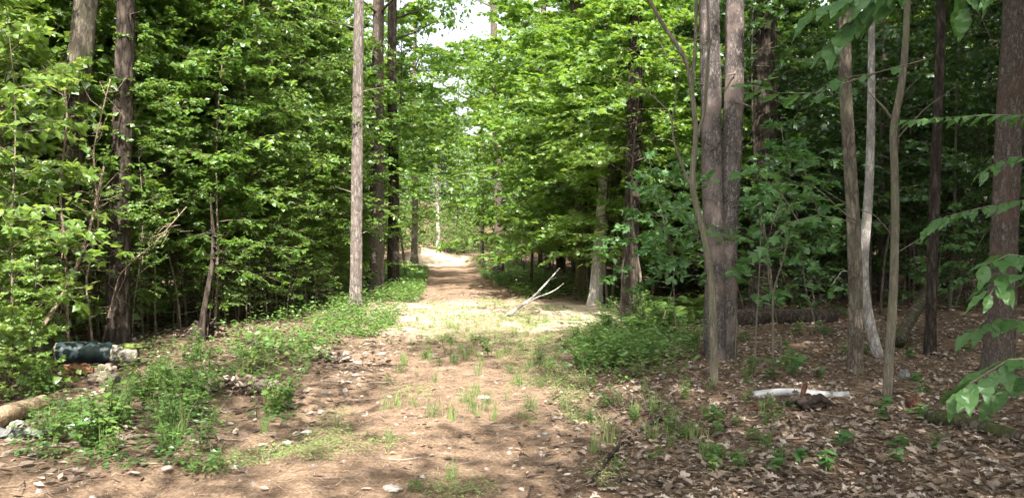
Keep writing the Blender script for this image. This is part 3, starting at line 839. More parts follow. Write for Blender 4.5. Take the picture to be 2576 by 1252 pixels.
pix_tree('sapling', 'pencil thin sapling with a bent top, right of the double trunk', M_SMOOTH, [([(1947, 960), (1945, 850), (1944, 740), (1958, 690), (1975, 640), (1985, 560)], 7, 2)], F2.y)
F3 = gp(1903, 945)
pix_tree('sapling', 'pencil thin straight sapling nearest the right side of the double trunk', M_SMOOTH, [([(1898, 955), (1902, 850), (1908, 740), (1912, 650), (1915, 540)], 5, 2)], F3.y)
F4 = gp(2235, 1005)
pix_tree('sapling', 'slender pale sapling with a kink and knob halfway up, right of the split barked trunk', M_SMOOTH, [
    ([(2232, 1025), (2238, 900), (2249, 720), (2252, 560), (2250, 420), (2243, 330), (2250, 285), (2266, 230), (2275, 120), (2280, 0), (2284, -160), (2290, -400)], 24, 11),
    ([(2244, 300), (2233, 288), (2226, 276), (2180, 230)], 8, 2), ([(2255, 350), (2290, 310), (2330, 270), (2400, 220)], 4, 1), ([(2252, 600), (2200, 540), (2140, 520), (2060, 470)], 3, 1),
    ([(2250, 640), (2330, 590), (2420, 540)], 3, 1), ([(2262, 250), (2290, 215), (2320, 190)], 3, 1)], F4.y)
F5 = gp(2205, 903)
pix_tree('snag', 'pale grey curved dead trunk with a slanting foot, leaning against the split barked trunk', M_SNAG, [
    ([(2214, 905), (2196, 850), (2180, 780), (2172, 700), (2172, 640), (2180, 560), (2186, 470), (2190, 300), (2190, 60), (2194, -200), (2200, -500)], 28, 7), ([(2172, 690), (2120, 680), (2090, 720)], 4, 2)], F5.y, 'dead tree')
F6 = gp(2403, 850)
pix_tree('sapling', 'pale thin stem in the shade left of the thick right trunk', M_SMOOTH, [([(2388, 800), (2395, 690), (2400, 600), (2402, 400), (2405, 200)], 9, 5)], 16)

# small oaks and maples with visible leaves, right
OAKS = [sapling_mesh(1600 + k, h=random.uniform(2.2, 3.4), start=.30, radius=.75, nb=16, lsize=.15, tpl=OAK if k < 2 else MAPLE, lm=M_OAK, wm=M_SMOOTH, r0=.011, elev=.4, twigs=3, per=4, droop=.2, dead=8) for k in range(4)]
for (px, py, k, s, lab) in [(1965, 900, 0, 1.0, 'young oak with lobed leaves beside the right flank of the double trunk'), (1855, 915, 1, .75, 'short young oak growing against the foot of the double trunk'), (2060, 850, 2, 1.0, 'young maple in the shade left of the split barked trunk'),
                            (2005, 800, 3, 1.15, 'young maple with dark leaves in front of the very dark trunk'), (2330, 850, 2, .6, 'small green maple between the kinked sapling and the thick right trunk'), (1660, 850, 3, .85, 'young maple at the back of the fern patch'), (1710, 870, 2, .8, 'young maple right of the ferns close to the double trunk'), (1560, 830, 3, .7, 'young maple below the dark trunk at the clearing edge'),
                            (2110, 760, 0, 1.2, 'young oak in the gloom right of the very dark trunk'), (2450, 790, 1, 1.2, 'young oak in the gloom by the thick right trunk')]:
    p = gp(px, py)
    build('young_tree', OAKS[k], p, lab, 'young tree', None, random.uniform(0, 6.28), s)

# ------------------------------------------------------------------ near branches with leaves one by one
def leaf_variants(tpl_fn, mat, name, n=3):
    out = []
    for k in range(n):
        V, Fc = tpl_fn(k)
        V = V + np.random.default_rng(k).normal(0, .012, V.shape)
        out.append(mesh_np(name, V, Fc.ravel(), np.full(len(Fc), Fc.shape[1]), mat, False))
    return out
def beech_leaf(k):
    ys = np.linspace(0, 1, 8)
    w = .215 * np.sin(np.pi * ys ** .80) ** 1.15
    V = []; Fc = []
    for i, (yy, ww) in enumerate(zip(ys, w)):
        zz = -.16 * yy * yy + .02 * (i % 2)
        V += [(-ww, yy - .05 * (i % 2), zz + .16 * ww + .02 * (i % 2)), (0, yy, zz), (ww, yy - .05 * (i % 2), zz + .16 * ww + .02 * (i % 2))]
    for i in range(7):
        a = i * 3
        Fc += [(a, a + 1, a + 4, a + 3), (a + 1, a + 2, a + 5, a + 4)]
    return np.array(V, float), np.array(Fc)
BEECH = leaf_variants(beech_leaf, M_OAK, 'leaf')
OAKL = leaf_variants(lambda k: t_oak(.04 + .05 * k), M_OAK, 'leaf')
MAPL = leaf_variants(lambda k: t_maple(), M_OAK, 'leaf')

def add_leaf(root, meshes, p, d, n, size):
    d = Vector(d).normalized(); n = Vector(n)
    x = d.cross(n).normalized(); n = x.cross(d)
    o = link('leaf', random.choice(meshes), root)
    M = Matrix((x, d, n)).transposed().to_4x4()
    o.matrix_local = Matrix.Translation(Vector(p) - root.location) @ M @ Matrix.Scale(size, 4)
    return o

def leafy_branch(name, label, foot, branches, meshes, size, mat=M_SMOOTH, cat='branch', trunk=None):
    root = empty(name, foot, label, cat)
    g = Geo()
    if trunk: g.tube(trunk[0], trunk[1], 8, 0, .04)
    for pts, n_leaves, sz, spread in branches:
        if name == 'beech_sapling': n_leaves = int(n_leaves * 1.7); sz *= .85
        if name == 'overhanging_branch': n_leaves = int(n_leaves * 1.5); sz *= 1.08
        P = [Vector(p) for p in pts]
        g.tube(P, np.linspace(.007, .0015, len(P)), 5, 0, 0, 0, False)
        for k in range(n_leaves):
            f = (.12 + .88 * (k + .5) / n_leaves) * (len(P) - 1)
            i = min(int(f), len(P) - 2); p = P[i].lerp(P[i + 1], f - i); t = (P[i + 1] - P[i]).normalized()
            side = t.cross(Vector((0, 0, 1))).normalized() * (1 if k % 2 else -1)
            if k == n_leaves - 1: side = Vector((0, 0, 0))
            d = t * .7 + side * spread + Vector((random.gauss(0, .15), random.gauss(0, .15), random.uniform(-.75, -.1)))
            nn = Vector((random.gauss(0, .3), random.gauss(-.25, .3), 1))
            add_leaf(root, meshes, p + side * .012, d, nn, sz * random.uniform(.75, 1.2))
    me = g.mesh('stem', mat); rel(Vector(foot), me)
    link('stem', me, root)
    return root

def rp(*a): return [ray(*q) for q in a]
fx, fy = 2.35, 3.1
leafy_branch('beech_sapling', 'beech sapling at the right edge reaching large green leaves into the picture', (fx, fy, gzf(fx, fy)), [
    (rp((2790, 700, 3.1), (2640, 655, 3.0), (2540, 640, 3.0), (2475, 668, 2.9)), 10, .115, .8),
    (rp((2790, 760, 3.0), (2640, 700, 2.9), (2520, 690, 2.9), (2490, 745, 2.85)), 10, .12, .8),
    (rp((2790, 880, 3.0), (2650, 820, 3.0), (2520, 800, 3.05), (2420, 845, 3.1)), 12, .11, .8),
    (rp((2790, 960, 2.9), (2650, 900, 2.8), (2540, 905, 2.75), (2450, 960, 2.7), (2410, 990, 2.7)), 15, .125, .85),
    (rp((2790, 1020, 3.0), (2650, 940, 2.9), (2560, 950, 2.9), (2500, 1000, 2.9)), 10, .12, .85),
    (rp((2790, 560, 3.6), (2600, 500, 3.9), (2480, 520, 4.0), (2380, 545, 4.0), (2330, 575, 4.0)), 17, .105, .8),
    (rp((2790, 330, 3.8), (2640, 292, 4.2), (2480, 290, 4.4), (2360, 298, 4.4), (2262, 306, 4.4)), 24, .105, .85),
    (rp((2790, 470, 3.6), (2640, 400, 3.8), (2540, 395, 3.9), (2460, 440, 3.9)), 12, .10, .85)],
    BEECH, .12, M_SMOOTH, 'sapling',
    ([Vector((fx, fy, gzf(fx, fy) - .05)), Vector((fx + .03, fy, 1.2)), Vector((fx, fy + .05, 2.2)), Vector((fx - .05, fy + .1, 3.6))], [.022, .018, .013, .005]))
fx, fy = 2.6, 4.6
leafy_branch('overhanging_branch', 'branch of large drooping leaves hanging into the top right of the picture', (2.0, 3.6, 4.6), [
    (rp((2420, -420, 3.7), (2330, -180, 3.7), (2210, -40, 3.7), (2120, 5, 3.7), (2040, 30, 3.7)), 13, .155, .75),
    (rp((2330, -180, 3.7), (2220, -20, 3.75), (2140, 60, 3.75), (2080, 120, 3.75)), 11, .16, .7),
    (rp((2330, -180, 3.7), (2290, -70, 3.8), (2240, 0, 3.8), (2200, 30, 3.8)), 9, .14, .8),
    (rp((2420, -420, 3.7), (2480, -160, 3.8), (2440, -50, 3.8), (2420, 30, 3.8)), 9, .14, .8),
    (rp((2420, -420, 3.7), (2600, -160, 3.9), (2560, -60, 3.9), (2490, -20, 3.9)), 9, .14, .8)], BEECH, .15)
leafy_branch('oak_branch', 'branch with lobed oak leaves beside the upper right of the double trunk', ray(2330, 150, 6.0), [
    (rp((2330, 150, 6.0), (2200, 185, 6.0), (2100, 200, 6.0), (2060, 225, 6.0)), 7, .15, .8),
    (rp((2200, 185, 6.0), (2050, 235, 6.0), (1960, 235, 6.0), (1890, 215, 6.0)), 9, .16, .8)], OAKL, .16)
leafy_branch('oak_branch', 'branch with pale lobed oak leaves across the middle of the double trunk', ray(2010, 560, 6.6), [
    (rp((2010, 560, 6.6), (1960, 480, 6.6), (1900, 430, 6.6), (1850, 440, 6.6)), 10, .16, .8),
    (rp((1960, 480, 6.6), (1945, 440, 6.6), (1910, 425, 6.6)), 5, .15, .8)], OAKL, .16)
leafy_branch('maple_branch', 'shaded branch of maple leaves between the double trunk and the split barked trunk', ray(2150, 560, 7.6), [
    (rp((2150, 560, 7.6), (2050, 470, 7.6), (1960, 460, 7.6), (1930, 500, 7.6)), 14, .12, .85),
    (rp((2150, 560, 7.6), (2060, 540, 7.6), (1980, 560, 7.6), (1900, 640, 7.6)), 16, .12, .85),
    (rp((2060, 540, 7.6), (2020, 420, 7.6), (2080, 370, 7.6)), 9, .12, .85)], MAPL, .12)

# ------------------------------------------------------------------ vines on the left
def vine(name, label, pix, d0, d1, w, mat, twigs, seed):
    rr = np.random.default_rng(seed)
    g = Geo(); Q = poly_tube(g, pix, d0, d1, w, w * .5, 6, .1, seed, 60)
    for k in range(twigs):
        i = rr.integers(3, 58); p = Q[i]; L_ = rr.uniform(.1, .4); dv = unit(rr.normal(0, 1, 3) + np.array([0, -.4, 0]))
        g.tube([p, p + dv * L_ * .5 + rr.normal(0, .03, 3), p + dv * L_ + rr.normal(0, .06, 3)], [.005, .003, .0015], 3, 0, 0, 0, False)
    me = g.mesh(name, mat); rel(Q[0], me)
    return tag(link(name, me, None, Vector(Q[0])), label, 'vine')
vine('dead_vine', 'long twiggy dead vine slanting up beside the leaning trunk at the far left', [(95, 840), (140, 770), (185, 690), (225, 580), (245, 500), (262, 420)], 8.6, 9.6, 11, M_DEADTWIG, 60, 3)
vine('dead_vine', 'dead vine hanging straight down left of the thick dark trunk', [(170, 860), (165, 640), (150, 480), (172, 300), (160, 160)], 9.4, 9.4, 8, M_DEADTWIG, 50, 4)
vine('dead_vine', 'dead vine looping through the leaves right of the leaning trunk', [(230, 860), (215, 700), (250, 560), (235, 380), (280, 200)], 10, 10.2, 6, M_DEADTWIG, 50, 5)
vine('dead_vine', 'thin arching dead vine low in front of the thick dark trunk', [(270, 800), (300, 690), (330, 660), (400, 600), (470, 520)], 10.5, 10.5, 5, M_DEADTWIG, 30, 6)

# ------------------------------------------------------------------ ground plants
def weed_mesh(seed, h=.3, nst=5, per=9, lsize=.055, tpl=OVAL, mat=M_WEED, spread=.5):
    rr = np.random.default_rng(seed); g = Geo(); LV = Leaves()
    for s in range(nst):
        az = rr.uniform(0, 6.28); hh = h * rr.uniform(.55, 1.15); lean = spread * rr.uniform(.2, 1) * hh
        o = np.array([rr.normal(0, .03), rr.normal(0, .03), -.01])
        tip = o + np.array([math.cos(az) * lean, math.sin(az) * lean, hh])
        mid = (o + tip) / 2 + np.array([0, 0, hh * .12])
        g.tube([o, mid, tip], [.0035, .0028, .0015], 3, 1, 0, 0, False)
        for l in range(per):
            f = .25 + .75 * (l + .5) / per
            p = (1 - f) ** 2 * o + 2 * f * (1 - f) * mid + f * f * tip
            a = l * 2.4 + rr.uniform(-.4, .4)
            d = np.array([math.cos(a), math.sin(a), rr.uniform(-.25, .45)])
            LV.one(p, d, unit(np.array([0, 0, 1.0]) + rr.normal(0, .3, 3)), lsize * rr.uniform(.6, 1.3))
    lm = LV.mesh('x', tpl, mat)
    # join stems
    nV = len(lm.vertices); co = np.empty(nV * 3, np.float32); lm.vertices.foreach_get('co', co)
    tf = tpl[1]; Fi = (np.arange(len(LV.P)) * len(tpl[0]))[:, None, None] + tf[None]
    g.add(co.reshape(-1, 3), Fi.reshape(-1, tf.shape[1]), 0)
    bpy.data.meshes.remove(lm)
    return g.mesh('weed_plant', [mat, M_STEM], False)
def grass_mesh(seed, h=.25, nb=26, rad=.07):
    rr = np.random.default_rng(seed); g = Geo()
    for k in range(nb):
        az = rr.uniform(0, 6.28); o = np.array([rr.normal(0, rad), rr.normal(0, rad), -.01]); hh = h * rr.uniform(.5, 1.2); ln = hh * rr.uniform(.1, .7)
        u = np.array([math.cos(az), math.sin(az), 0]); s = np.array([-u[1], u[0], 0]) * .0032
        m = o + u * ln * .35 + np.array([0, 0, hh * .65]); t = o + u * ln + np.array([0, 0, hh * rr.uniform(.75, 1)])
        g.add([o - s, o + s, m + s * .8, m - s * .8, t], [[0, 1, 2, 2], ][:0] or [[0, 1, 2], [0, 2, 3], [3, 2, 4]], 0)
    return g.mesh('grass_tuft', M_GRASS, False)
def fern_mesh(seed, nf=7, L=.55):
    rr = np.random.default_rng(seed); LV = Leaves()
    for f in range(nf):
        az = f * 6.28 / nf + rr.uniform(-.3, .3); u = np.array([math.cos(az), math.sin(az), 0]); s = np.array([-u[1], u[0], 0])
        for k in range(18):
            t = (k + .5) / 18
            p = u * L * (t * .8) + np.array([0, 0, L * (.9 * t - .55 * t * t) * 1.25])
            w = .16 * math.sin(math.pi * (t * .85 + .12)) * L / .55
            for sg in (-1, 1):
                LV.one(p, s * sg + u * .35 + np.array([0, 0, -.15]), np.array([0, 0, 1.0]) + u * -.3, w * 1.1)
    return LV.mesh('fern', SLIM, M_WEED)
WEEDS = [weed_mesh(20 + k, random.uniform(.16, .42), random.randint(4, 8), 10, random.uniform(.045, .07), [OVAL, SLIM, BROAD, OVAL][k % 4]) for k in range(8)]
TALLW = [weed_mesh(40 + k, random.uniform(.4, .6), 6, 16, .065, [SLIM, OVAL][k % 2], M_WEED, .4) for k in range(4)]
GRASS = [grass_mesh(60 + k, random.uniform(.10, .26), 20, .028) for k in range(5)]
FERNS = [fern_mesh(80 + k) for k in range(3)]
SEEDL = [weed_mesh(90 + k, .16, 2, 4, .085, MAPLE, M_OAK, .4) for k in range(3)]

def plant(meshes, name, px, py, label, cat, group, smin=.8, smax=1.25):
    p = gp(px, py)
    o = link(name, random.choice(meshes), None, p)
    o.rotation_euler = (random.gauss(0, .06), random.gauss(0, .06), random.uniform(0, 6.28)); s = random.uniform(smin, smax); o.scale = (s, s, s)
    return tag(o, label, cat, group)

def patch(n, x0, x1, y0, y1, meshes, name, label, cat, group, smin=.8, smax=1.25, bias=None):
    k = 0
    while k < n:
        px, py = random.uniform(x0, x1), random.uniform(y0, y1)
        if bias and not bias(px, py): continue
        plant(meshes, name, px, py, label, cat, group, smin, smax); k += 1

lv = lambda px, py: not (110 < px < 350 and py < 990) and px < 700 - (py - 880) * .55 + 120 * math.sin(py * .05) and noise(px / 60, py / 30) > .36
patch(48, 60, 760, 890, 1150, WEEDS, 'weed_plant', 'small leafy weed on the sunlit verge in front of the left thicket', 'weed', 'weeds on the left verge', .8, 1.3, lv)
patch(13, 60, 560, 900, 1030, TALLW, 'weed_plant', 'taller leafy weed on the sunlit verge in front of the left thicket', 'weed', 'tall weeds on the left verge', .5, .8, lv)
patch(24, 60, 700, 940, 1130, GRASS, 'grass_tuft', 'tuft of grass on the verge in front of the left thicket', 'grass', 'grass tufts on the left verge', .8, 1.3, lv)
patch(60, 1420, 1760, 800, 945, WEEDS + TALLW[:2], 'weed_plant', 'leafy weed in the green patch left of the double trunk', 'weed', 'weeds in the patch by the double trunk', .9, 1.3, lambda px, py: noise(px / 60, py / 30, 2) > .3)
patch(36, 1460, 1960, 930, 1200, WEEDS, 'weed_plant', 'small weed poking from the dead leaves right of the path', 'weed', 'weeds among the dead leaves right of the path', .4, .85, lambda px, py: noise(px / 70, py / 40, 5) > .25)
patch(18, 1440, 1980, 960, 1200, GRASS, 'grass_tuft', 'thin tuft of grass among the dead leaves right of the path', 'grass', 'grass tufts right of the path', .7, 1.15)
patch(16, 1820, 2150, 830, 960, SEEDL + WEEDS[:2], 'seedling', 'low seedling on the shaded forest floor behind the white pole', 'seedling', 'seedlings behind the white pole', .9, 1.5)
patch(22, 1960, 2500, 880, 1200, SEEDL, 'seedling', 'maple seedling rising from the dead leaves on the right', 'seedling', 'maple seedlings on the right', .7, 1.1)
patch(9, 1630, 1765, 770, 850, FERNS, 'fern', 'green fern left of the double trunk', 'fern', 'ferns left of the double trunk', .9, 1.3)
patch(84, 940, 1430, 790, 1060, GRASS, 'grass_tuft', 'short grass tuft on the middle of the path', 'grass', 'grass tufts along the path', .6, 1.0, lambda px, py: noise(px / 80, py / 30, 9) > .38)
patch(26, 1030, 1420, 770, 960, WEEDS, 'weed_plant', 'small weed growing on the needle covered path', 'weed', 'weeds along the path', .35, .7, lambda px, py: noise(px / 80, py / 30, 3) > .38)
for (px, py, m, nm, s, lab) in [(1085, 1050, GRASS, 'grass_tuft', 1.15, 'largest pale tuft of grass in the middle of the path'), (1135, 1060, GRASS, 'grass_tuft', 1.1, 'grass tuft right of the largest tuft on the path'), (1140, 1210, GRASS, 'grass_tuft', .8, 'lone spiky grass tuft at the bottom middle of the path'),
                            (1040, 1240, WEEDS, 'weed_plant', .5, 'round little weed at the bottom edge of the path'), (1130, 900, WEEDS, 'weed_plant', .9, 'weed on the path above the largest grass tuft'), (1230, 900, WEEDS, 'weed_plant', .85, 'weed on the path right of centre in the sun'), (975, 970, WEEDS, 'weed_plant', .65, 'weed spreading flat left of centre on the path'),
                            (770, 895, TALLW, 'weed_plant', .8, 'bright round bush between brown heaps on the left verge'), (545, 1165, GRASS, 'grass_tuft', .8, 'grass tuft beside the left edge of the path near the bottom'), (850, 1075, GRASS, 'grass_tuft', .7, 'small grass tuft left of centre near the white stone'), (1205, 1050, GRASS, 'grass_tuft', .7, 'grass tuft beside the flat pale stone on the path'),
                            (1340, 1070, WEEDS, 'weed_plant', .5, 'weed at the right border of the path near the big stick'), (660, 1090, GRASS, 'grass_tuft', .8, 'grass tuft at the end of the long pale branch'), (980, 1115, GRASS, 'grass_tuft', .6, 'little grass tuft alone in the dappled light of the path')]:
    o = plant(m, nm, px, py, lab, 'grass' if nm == 'grass_tuft' else 'weed', None, s, s)

# dense low cover nobody could count
def cover(name, label, n, fn, lsize, tpl, mat, hmin, hmax):
    LV = Leaves(); k = 0; rr = np.random.default_rng(len(name) + n)
    while k < n:
        p = fn()
        if p is None: continue
        x, y = p; z = gzf(x, y); h = rr.uniform(hmin, hmax) * (.4 + 1.1 * float(noise(x * 1.2, y * 1.2, 0, 77)))
        m = 9
        a = rr.uniform(0, 6.28, m); rad = rr.uniform(.02, .12, m)
        P = np.stack([x + np.cos(a) * rad, y + np.sin(a) * rad, z + h * rr.uniform(.3, 1, m)], 1)
        D = np.stack([np.cos(a), np.sin(a), rr.uniform(-.3, .4, m)], 1)
        LV.many(P, D, np.array([0, 0, 1.0]) + rr.normal(0, .35, (m, 3)), lsize * rr.uniform(.6, 1.3, m)); k += 1
    return tag(link(name, LV.mesh(name, tpl, mat)), label, None, None, 'stuff')
def bank_left():
    y = random.uniform(9.5, 44); f = float(path_l(y)); x = f + .15 - abs(random.gauss(0, 1.25))
    if y < 13 and x > f - .35: return None
    return (x, y) if float(noise(x * .9, y * .9, 0, 5)) > .33 else None
def bank_right():
    y = random.uniform(17, 46); f = float(path_r(y)) + (1.4 if y < 21.5 else -.1); x = f + abs(random.gauss(0, 1.6))
    return (x, y) if float(noise(x * .7, y * .7, 0, 6)) > .32 else None
def patch_right():
    px, py = random.gauss(1590, 90), random.gauss(880, 40)
    if not (1410 < px < 1780 and 800 < py < 960): return None
    d = 1.5 * F / (py - HY); return ((px - CX) / F * d, d)
def floor_l():
    y = random.uniform(10, 30); x = front_l(y) - random.uniform(-1.0, 5); return (x, y) if float(noise(x * .8, y * .8, 0, 8)) > .5 else None
def verge():
    px, py = random.uniform(40, 760), random.uniform(880, 1150)
    if not lv(px, py): return None
    d = 1.5 * F / (py - HY); return ((px - CX) / F * d, d)
def clearing():
    x = random.uniform(-2.2, 3.2); y = random.uniform(12, 21); return (x, y) if float(noise(x * 1.3, y * 1.3, 0, 15)) > .5 else None
cover('undergrowth', 'low green undergrowth covering the bank left of the path', 3600, bank_left, .075, OVAL, M_WEED, .10, .40)
cover('undergrowth', 'low green undergrowth along the right of the far path', 2300, bank_right, .08, OVAL, M_WEED, .10, .38)
cover('undergrowth', 'dense low green leaves in the patch left of the double trunk', 480, patch_right, .07, OVAL, M_WEED, .12, .42)
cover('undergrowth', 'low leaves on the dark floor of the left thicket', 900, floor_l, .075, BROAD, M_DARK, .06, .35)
cover('undergrowth', 'fine green ground cover on the sunlit left verge', 420, verge, .05, OVAL, M_WEED, .04, .22)
def sprouts():
    y = 5.0 + 15 * random.random() ** 1.4; x = random.uniform(float(path_l(y)) + .6, float(path_r(y)) + .2)
    return (x, y) if float(noise(x * 1.6, y * 1.0, 0, 31)) > .56 else None
cover('path_sprouts', 'tiny sparse sprouts on the middle of the path', 2200, sprouts, .032, SLIM, M_GRASS, .02, .10)
cover('clearing_grass', 'pale short growth on the sunny clearing across the path', 900, clearing, .06, SLIM, M_GRASS, .02, .12)

# ------------------------------------------------------------------ dead leaves and needles
def litter_leaves(name, label, n, fn, smin, smax, tpl, mat, parent, lift=.012, tilt=.4):
    LV = Leaves(); k = 0; rr = np.random.default_rng(n)
    XY = []
    while k < n:
        p = fn()
        if p is None: continue
        XY.append(p); k += 1
    XY = np.array(XY); Z = gz(XY[:, 0], XY[:, 1]) + rr.uniform(.0, lift, n) + .008
    a = rr.uniform(0, 6.28, n)
    D = np.stack([np.cos(a), np.sin(a), rr.normal(0, tilt * .6, n)], 1); N = np.array([0, 0, 1.0]) + rr.normal(0, tilt, (n, 3))
    LV.many(np.column_stack([XY, Z]), D, N, rr.uniform(smin, smax, n))
    o = link(name, LV.mesh(name, tpl, mat), parent)
    o['kind'] = 'stuff'
    return o
CURL = (np.array([[0, 0, .02], [-.30, .35, .10], [0, .4, 0], [.28, .42, .12], [-.22, .72, .13], [.2, .75, .06], [0, 1, .10]]), np.array([[0, 2, 1], [0, 3, 2], [1, 2, 4], [2, 3, 5], [4, 2, 6], [2, 5, 6]]))
def lit_right():
    y = 4.2 + 11 * random.random() ** 1.3; x = float(path_r(y)) + random.uniform(-.5, .66 * y + 1.5)
    if x > .68 * y + .6: return None
    f = min(1, max(.1, (x - float(path_r(y)) + .6) / 1.4))
    return (x, y) if random.random() < f else None
def lit_deep():
    y = random.uniform(12, 34); x = random.uniform(float(path_r(y)) + 1, .7 * y); return (x, y)
def lit_left():
    y = random.uniform(4.6, 14); x = float(path_l(y)) - random.uniform(-.6, 4); return (x, y) if abs(x) < .7 * y + .6 else None
def lit_path():
    y = random.uniform(4.3, 24); x = random.uniform(float(path_l(y)), float(path_r(y))); return (x, y)
litter_leaves('leaf_litter', '', 11000, lit_right, .018, .062, CURL, M_DEADLEAF, ground, .02, .3)
litter_leaves('leaf_litter', '', 3600, lit_right, .045, .095, t_oak(.30), M_DEADLEAF, ground, .03, .3)
litter_leaves('leaf_litter', '', 3600, lit_deep, .06, .11, CURL, M_DEADLEAF, ground, .03, .4)
litter_leaves('leaf_litter', '', 1900, lit_left, .05, .11, CURL, M_DEADLEAF, ground, .02, .4)
litter_leaves('leaf_litter', '', 420, lit_path, .04, .09, CURL, M_DEADLEAF, ground, .01, .3)
NEED = (np.array([[-.03, 0, 0], [.03, 0, 0], [0.02, 1, .03]]), np.array([[0, 1, 2]]))
litter_leaves('needle_litter', '', 26000, lit_path, .05, .12, NEED, M_NEEDLE, ground, .006, .12)
litter_leaves('needle_litter', '', 7000, lit_left, .05, .12, NEED, M_NEEDLE, ground, .01, .2)
litter_leaves('needle_litter', '', 15000, lit_right, .05, .12, NEED, M_NEEDLE, ground, .02, .2)
def scatter_bits(name, n, fn, mat, kind):
    rr = np.random.default_rng(n); g = Geo()
    for k in range(n):
        p = None
        while p is None: p = fn()
        x, y = p; z = gzf(x, y)
        if kind == 'twig':
            a = rr.uniform(0, 6.28); L_ = rr.uniform(.06, .38); u = np.array([math.cos(a), math.sin(a), rr.normal(0, .06)])
            o = np.array([x, y, z + .008]); r = rr.uniform(.002, .006)
            g.tube([o, o + u * L_ * .5 + rr.normal(0, .018, 3) * np.array([1, 1, .3]), o + u * L_], [r, r * .9, r * .5], 4, 0, 0, 0, False)
        else:
            r = rr.uniform(.006, .024); a = np.linspace(0, 6.28, 7)[:-1] + rr.uniform(0, 1)
            ring = np.stack([x + np.cos(a) * r * rr.uniform(.8, 1.3), y + np.sin(a) * r, np.full(6, z - .004)], 1)
            top = np.stack([x + np.cos(a) * r * .6, y + np.sin(a) * r * .6, np.full(6, z + r * .55) + rr.normal(0, r * .1, 6)], 1)
            V = np.vstack([ring, top, [[x, y, z + r * .7]]])
            i = np.arange(6); j = (i + 1) % 6
            g.add(V, np.vstack([np.stack([i, j, j + 6], 1), np.stack([i, j + 6, i + 6], 1), np.stack([i + 6, j + 6, np.full(6, 12)], 1)]))
    o = link(name, g.mesh(name, mat, False), ground); o['kind'] = 'stuff'
M_GRIT = island_mat('grit', [(0, (.12, .10, .085)), (.6, (.26, .22, .19)), (1, (.42, .38, .34))])
M_TWIGS = island_mat('twig_litter', [(0, (.06, .042, .03)), (.6, (.17, .125, .095)), (1, (.33, .27, .22))])
scatter_bits('twig_litter', 380, lit_path, M_TWIGS, 'twig'); scatter_bits('twig_litter', 420, lit_right, M_TWIGS, 'twig'); scatter_bits('twig_litter', 300, lit_left, M_TWIGS, 'twig')
scatter_bits('grit', 700, lit_path, M_GRIT, 'grit')
# the nearest dead leaves, one by one
DL = leaf_variants(lambda k: t_oak([.06, .12, -.08, .16, .03, -.12][k]), M_DEADLEAF, 'dead_leaf', 6)
cnt = 0
while cnt < 290:
    px = random.uniform(1450, 2576); py = random.uniform(985, 1252)
    if px < 1560 + (1252 - py) * .2 and random.random() < .6: continue
    p = gp(px, py); o = link('dead_leaf', DL[cnt % 6], ground, p + Vector((0, 0, .03)))
    o.rotation_euler = (random.gauss(0, .2), random.gauss(0, .2), random.uniform(0, 6.28)); s = random.uniform(.06, .10); o.scale = (s, s, s)
    cnt += 1

# ------------------------------------------------------------------ logs, sticks, stones and litter
def blob(name, mat, size, seed, n=3, amp=.35, k=2.2, flat=1.0):
    import bmesh
    bm = bmesh.new(); bmesh.ops.create_icosphere(bm, subdivisions=n, radius=1)
    for v in bm.verts:
        c = v.co
        f = 1 + amp * 2 * (float(fbm(c.x * k + 9, c.y * k + 4, c.z * k, seed, 3)) - .5)
        v.co = Vector((c.x * f * size[0], c.y * f * size[1], c.z * f * size[2]))
    me = bpy.data.meshes.new(name); bm.to_mesh(me); bm.free()
    me.materials.append(mat)
    for p in me.polygons: p.use_smooth = True
    return me

def stick(name, label, pts, r0, r1, mat, cat='stick', forks=(), twigs=0, seed=1, lift=.01):
    """pts: picture points on the ground (px, py) or (px, py, height)"""
    rr = np.random.default_rng(seed)
    P = []
    for q in pts:
        p = gp(q[0], q[1]); p.z += (q[2] if len(q) > 2 else 0) + r0 * .7; P.append(np.array(p))
    P = np.array(P)
    s = np.concatenate(([0], np.cumsum(np.linalg.norm(np.diff(P, axis=0), axis=1)))); s /= s[-1]
    q = np.linspace(0, 1, 26); Q = np.stack([np.interp(q, s, P[:, k]) for k in range(3)], 1)
    Q[1:-1] = (Q[:-2] + 2 * Q[1:-1] + Q[2:]) / 4
    Q[1:-1] += rr.normal(0, .006, (24, 3))
    g = Geo(); g.tube(Q, np.linspace(r0, r1, 26), 8, 0, .12, seed)
    for k in range(twigs):
        i = rr.integers(4, 25); dv = unit(rr.normal(0, 1, 3) * np.array([1, 1, .3]) + np.array([0, 0, .25])); L_ = rr.uniform(.08, .3)
        g.tube([Q[i], Q[i] + dv * L_ * .5, Q[i] + dv * L_ + rr.normal(0, .03, 3)], [r1, r1 * .7, r1 * .3], 4, 0, 0, 0, False)
    me = g.mesh(name, mat); rel(Q[0], me)
    return tag(link(name, me, None, Vector(Q[0])), label, cat)
stick('stick', 'long dark stick lying on the dead leaves right of the path, thick end away', [(1662, 1060), (1612, 1088), (1556, 1135), (1520, 1180), (1488, 1222)], .028, .010, M_DARKBARK, twigs=4, seed=2)
stick('stick', 'dark curved stick at the bottom right of the path below the long stick', [(1536, 1212), (1600, 1214), (1650, 1218), (1690, 1230), (1726, 1250)], .012, .009, M_DARKBARK, twigs=2, seed=3)
stick('stick', 'short bent pale stick on the left half of the path near the white stone', [(664, 1156), (696, 1132), (722, 1116), (760, 1120), (790, 1122)], .016, .006, M_TWIG, twigs=1, seed=4)
stick('stick', 'thin curved stick across the left edge of the path at mid distance', [(806, 962), (850, 962), (890, 968), (926, 976)], .018, .010, M_TWIG, seed=5)
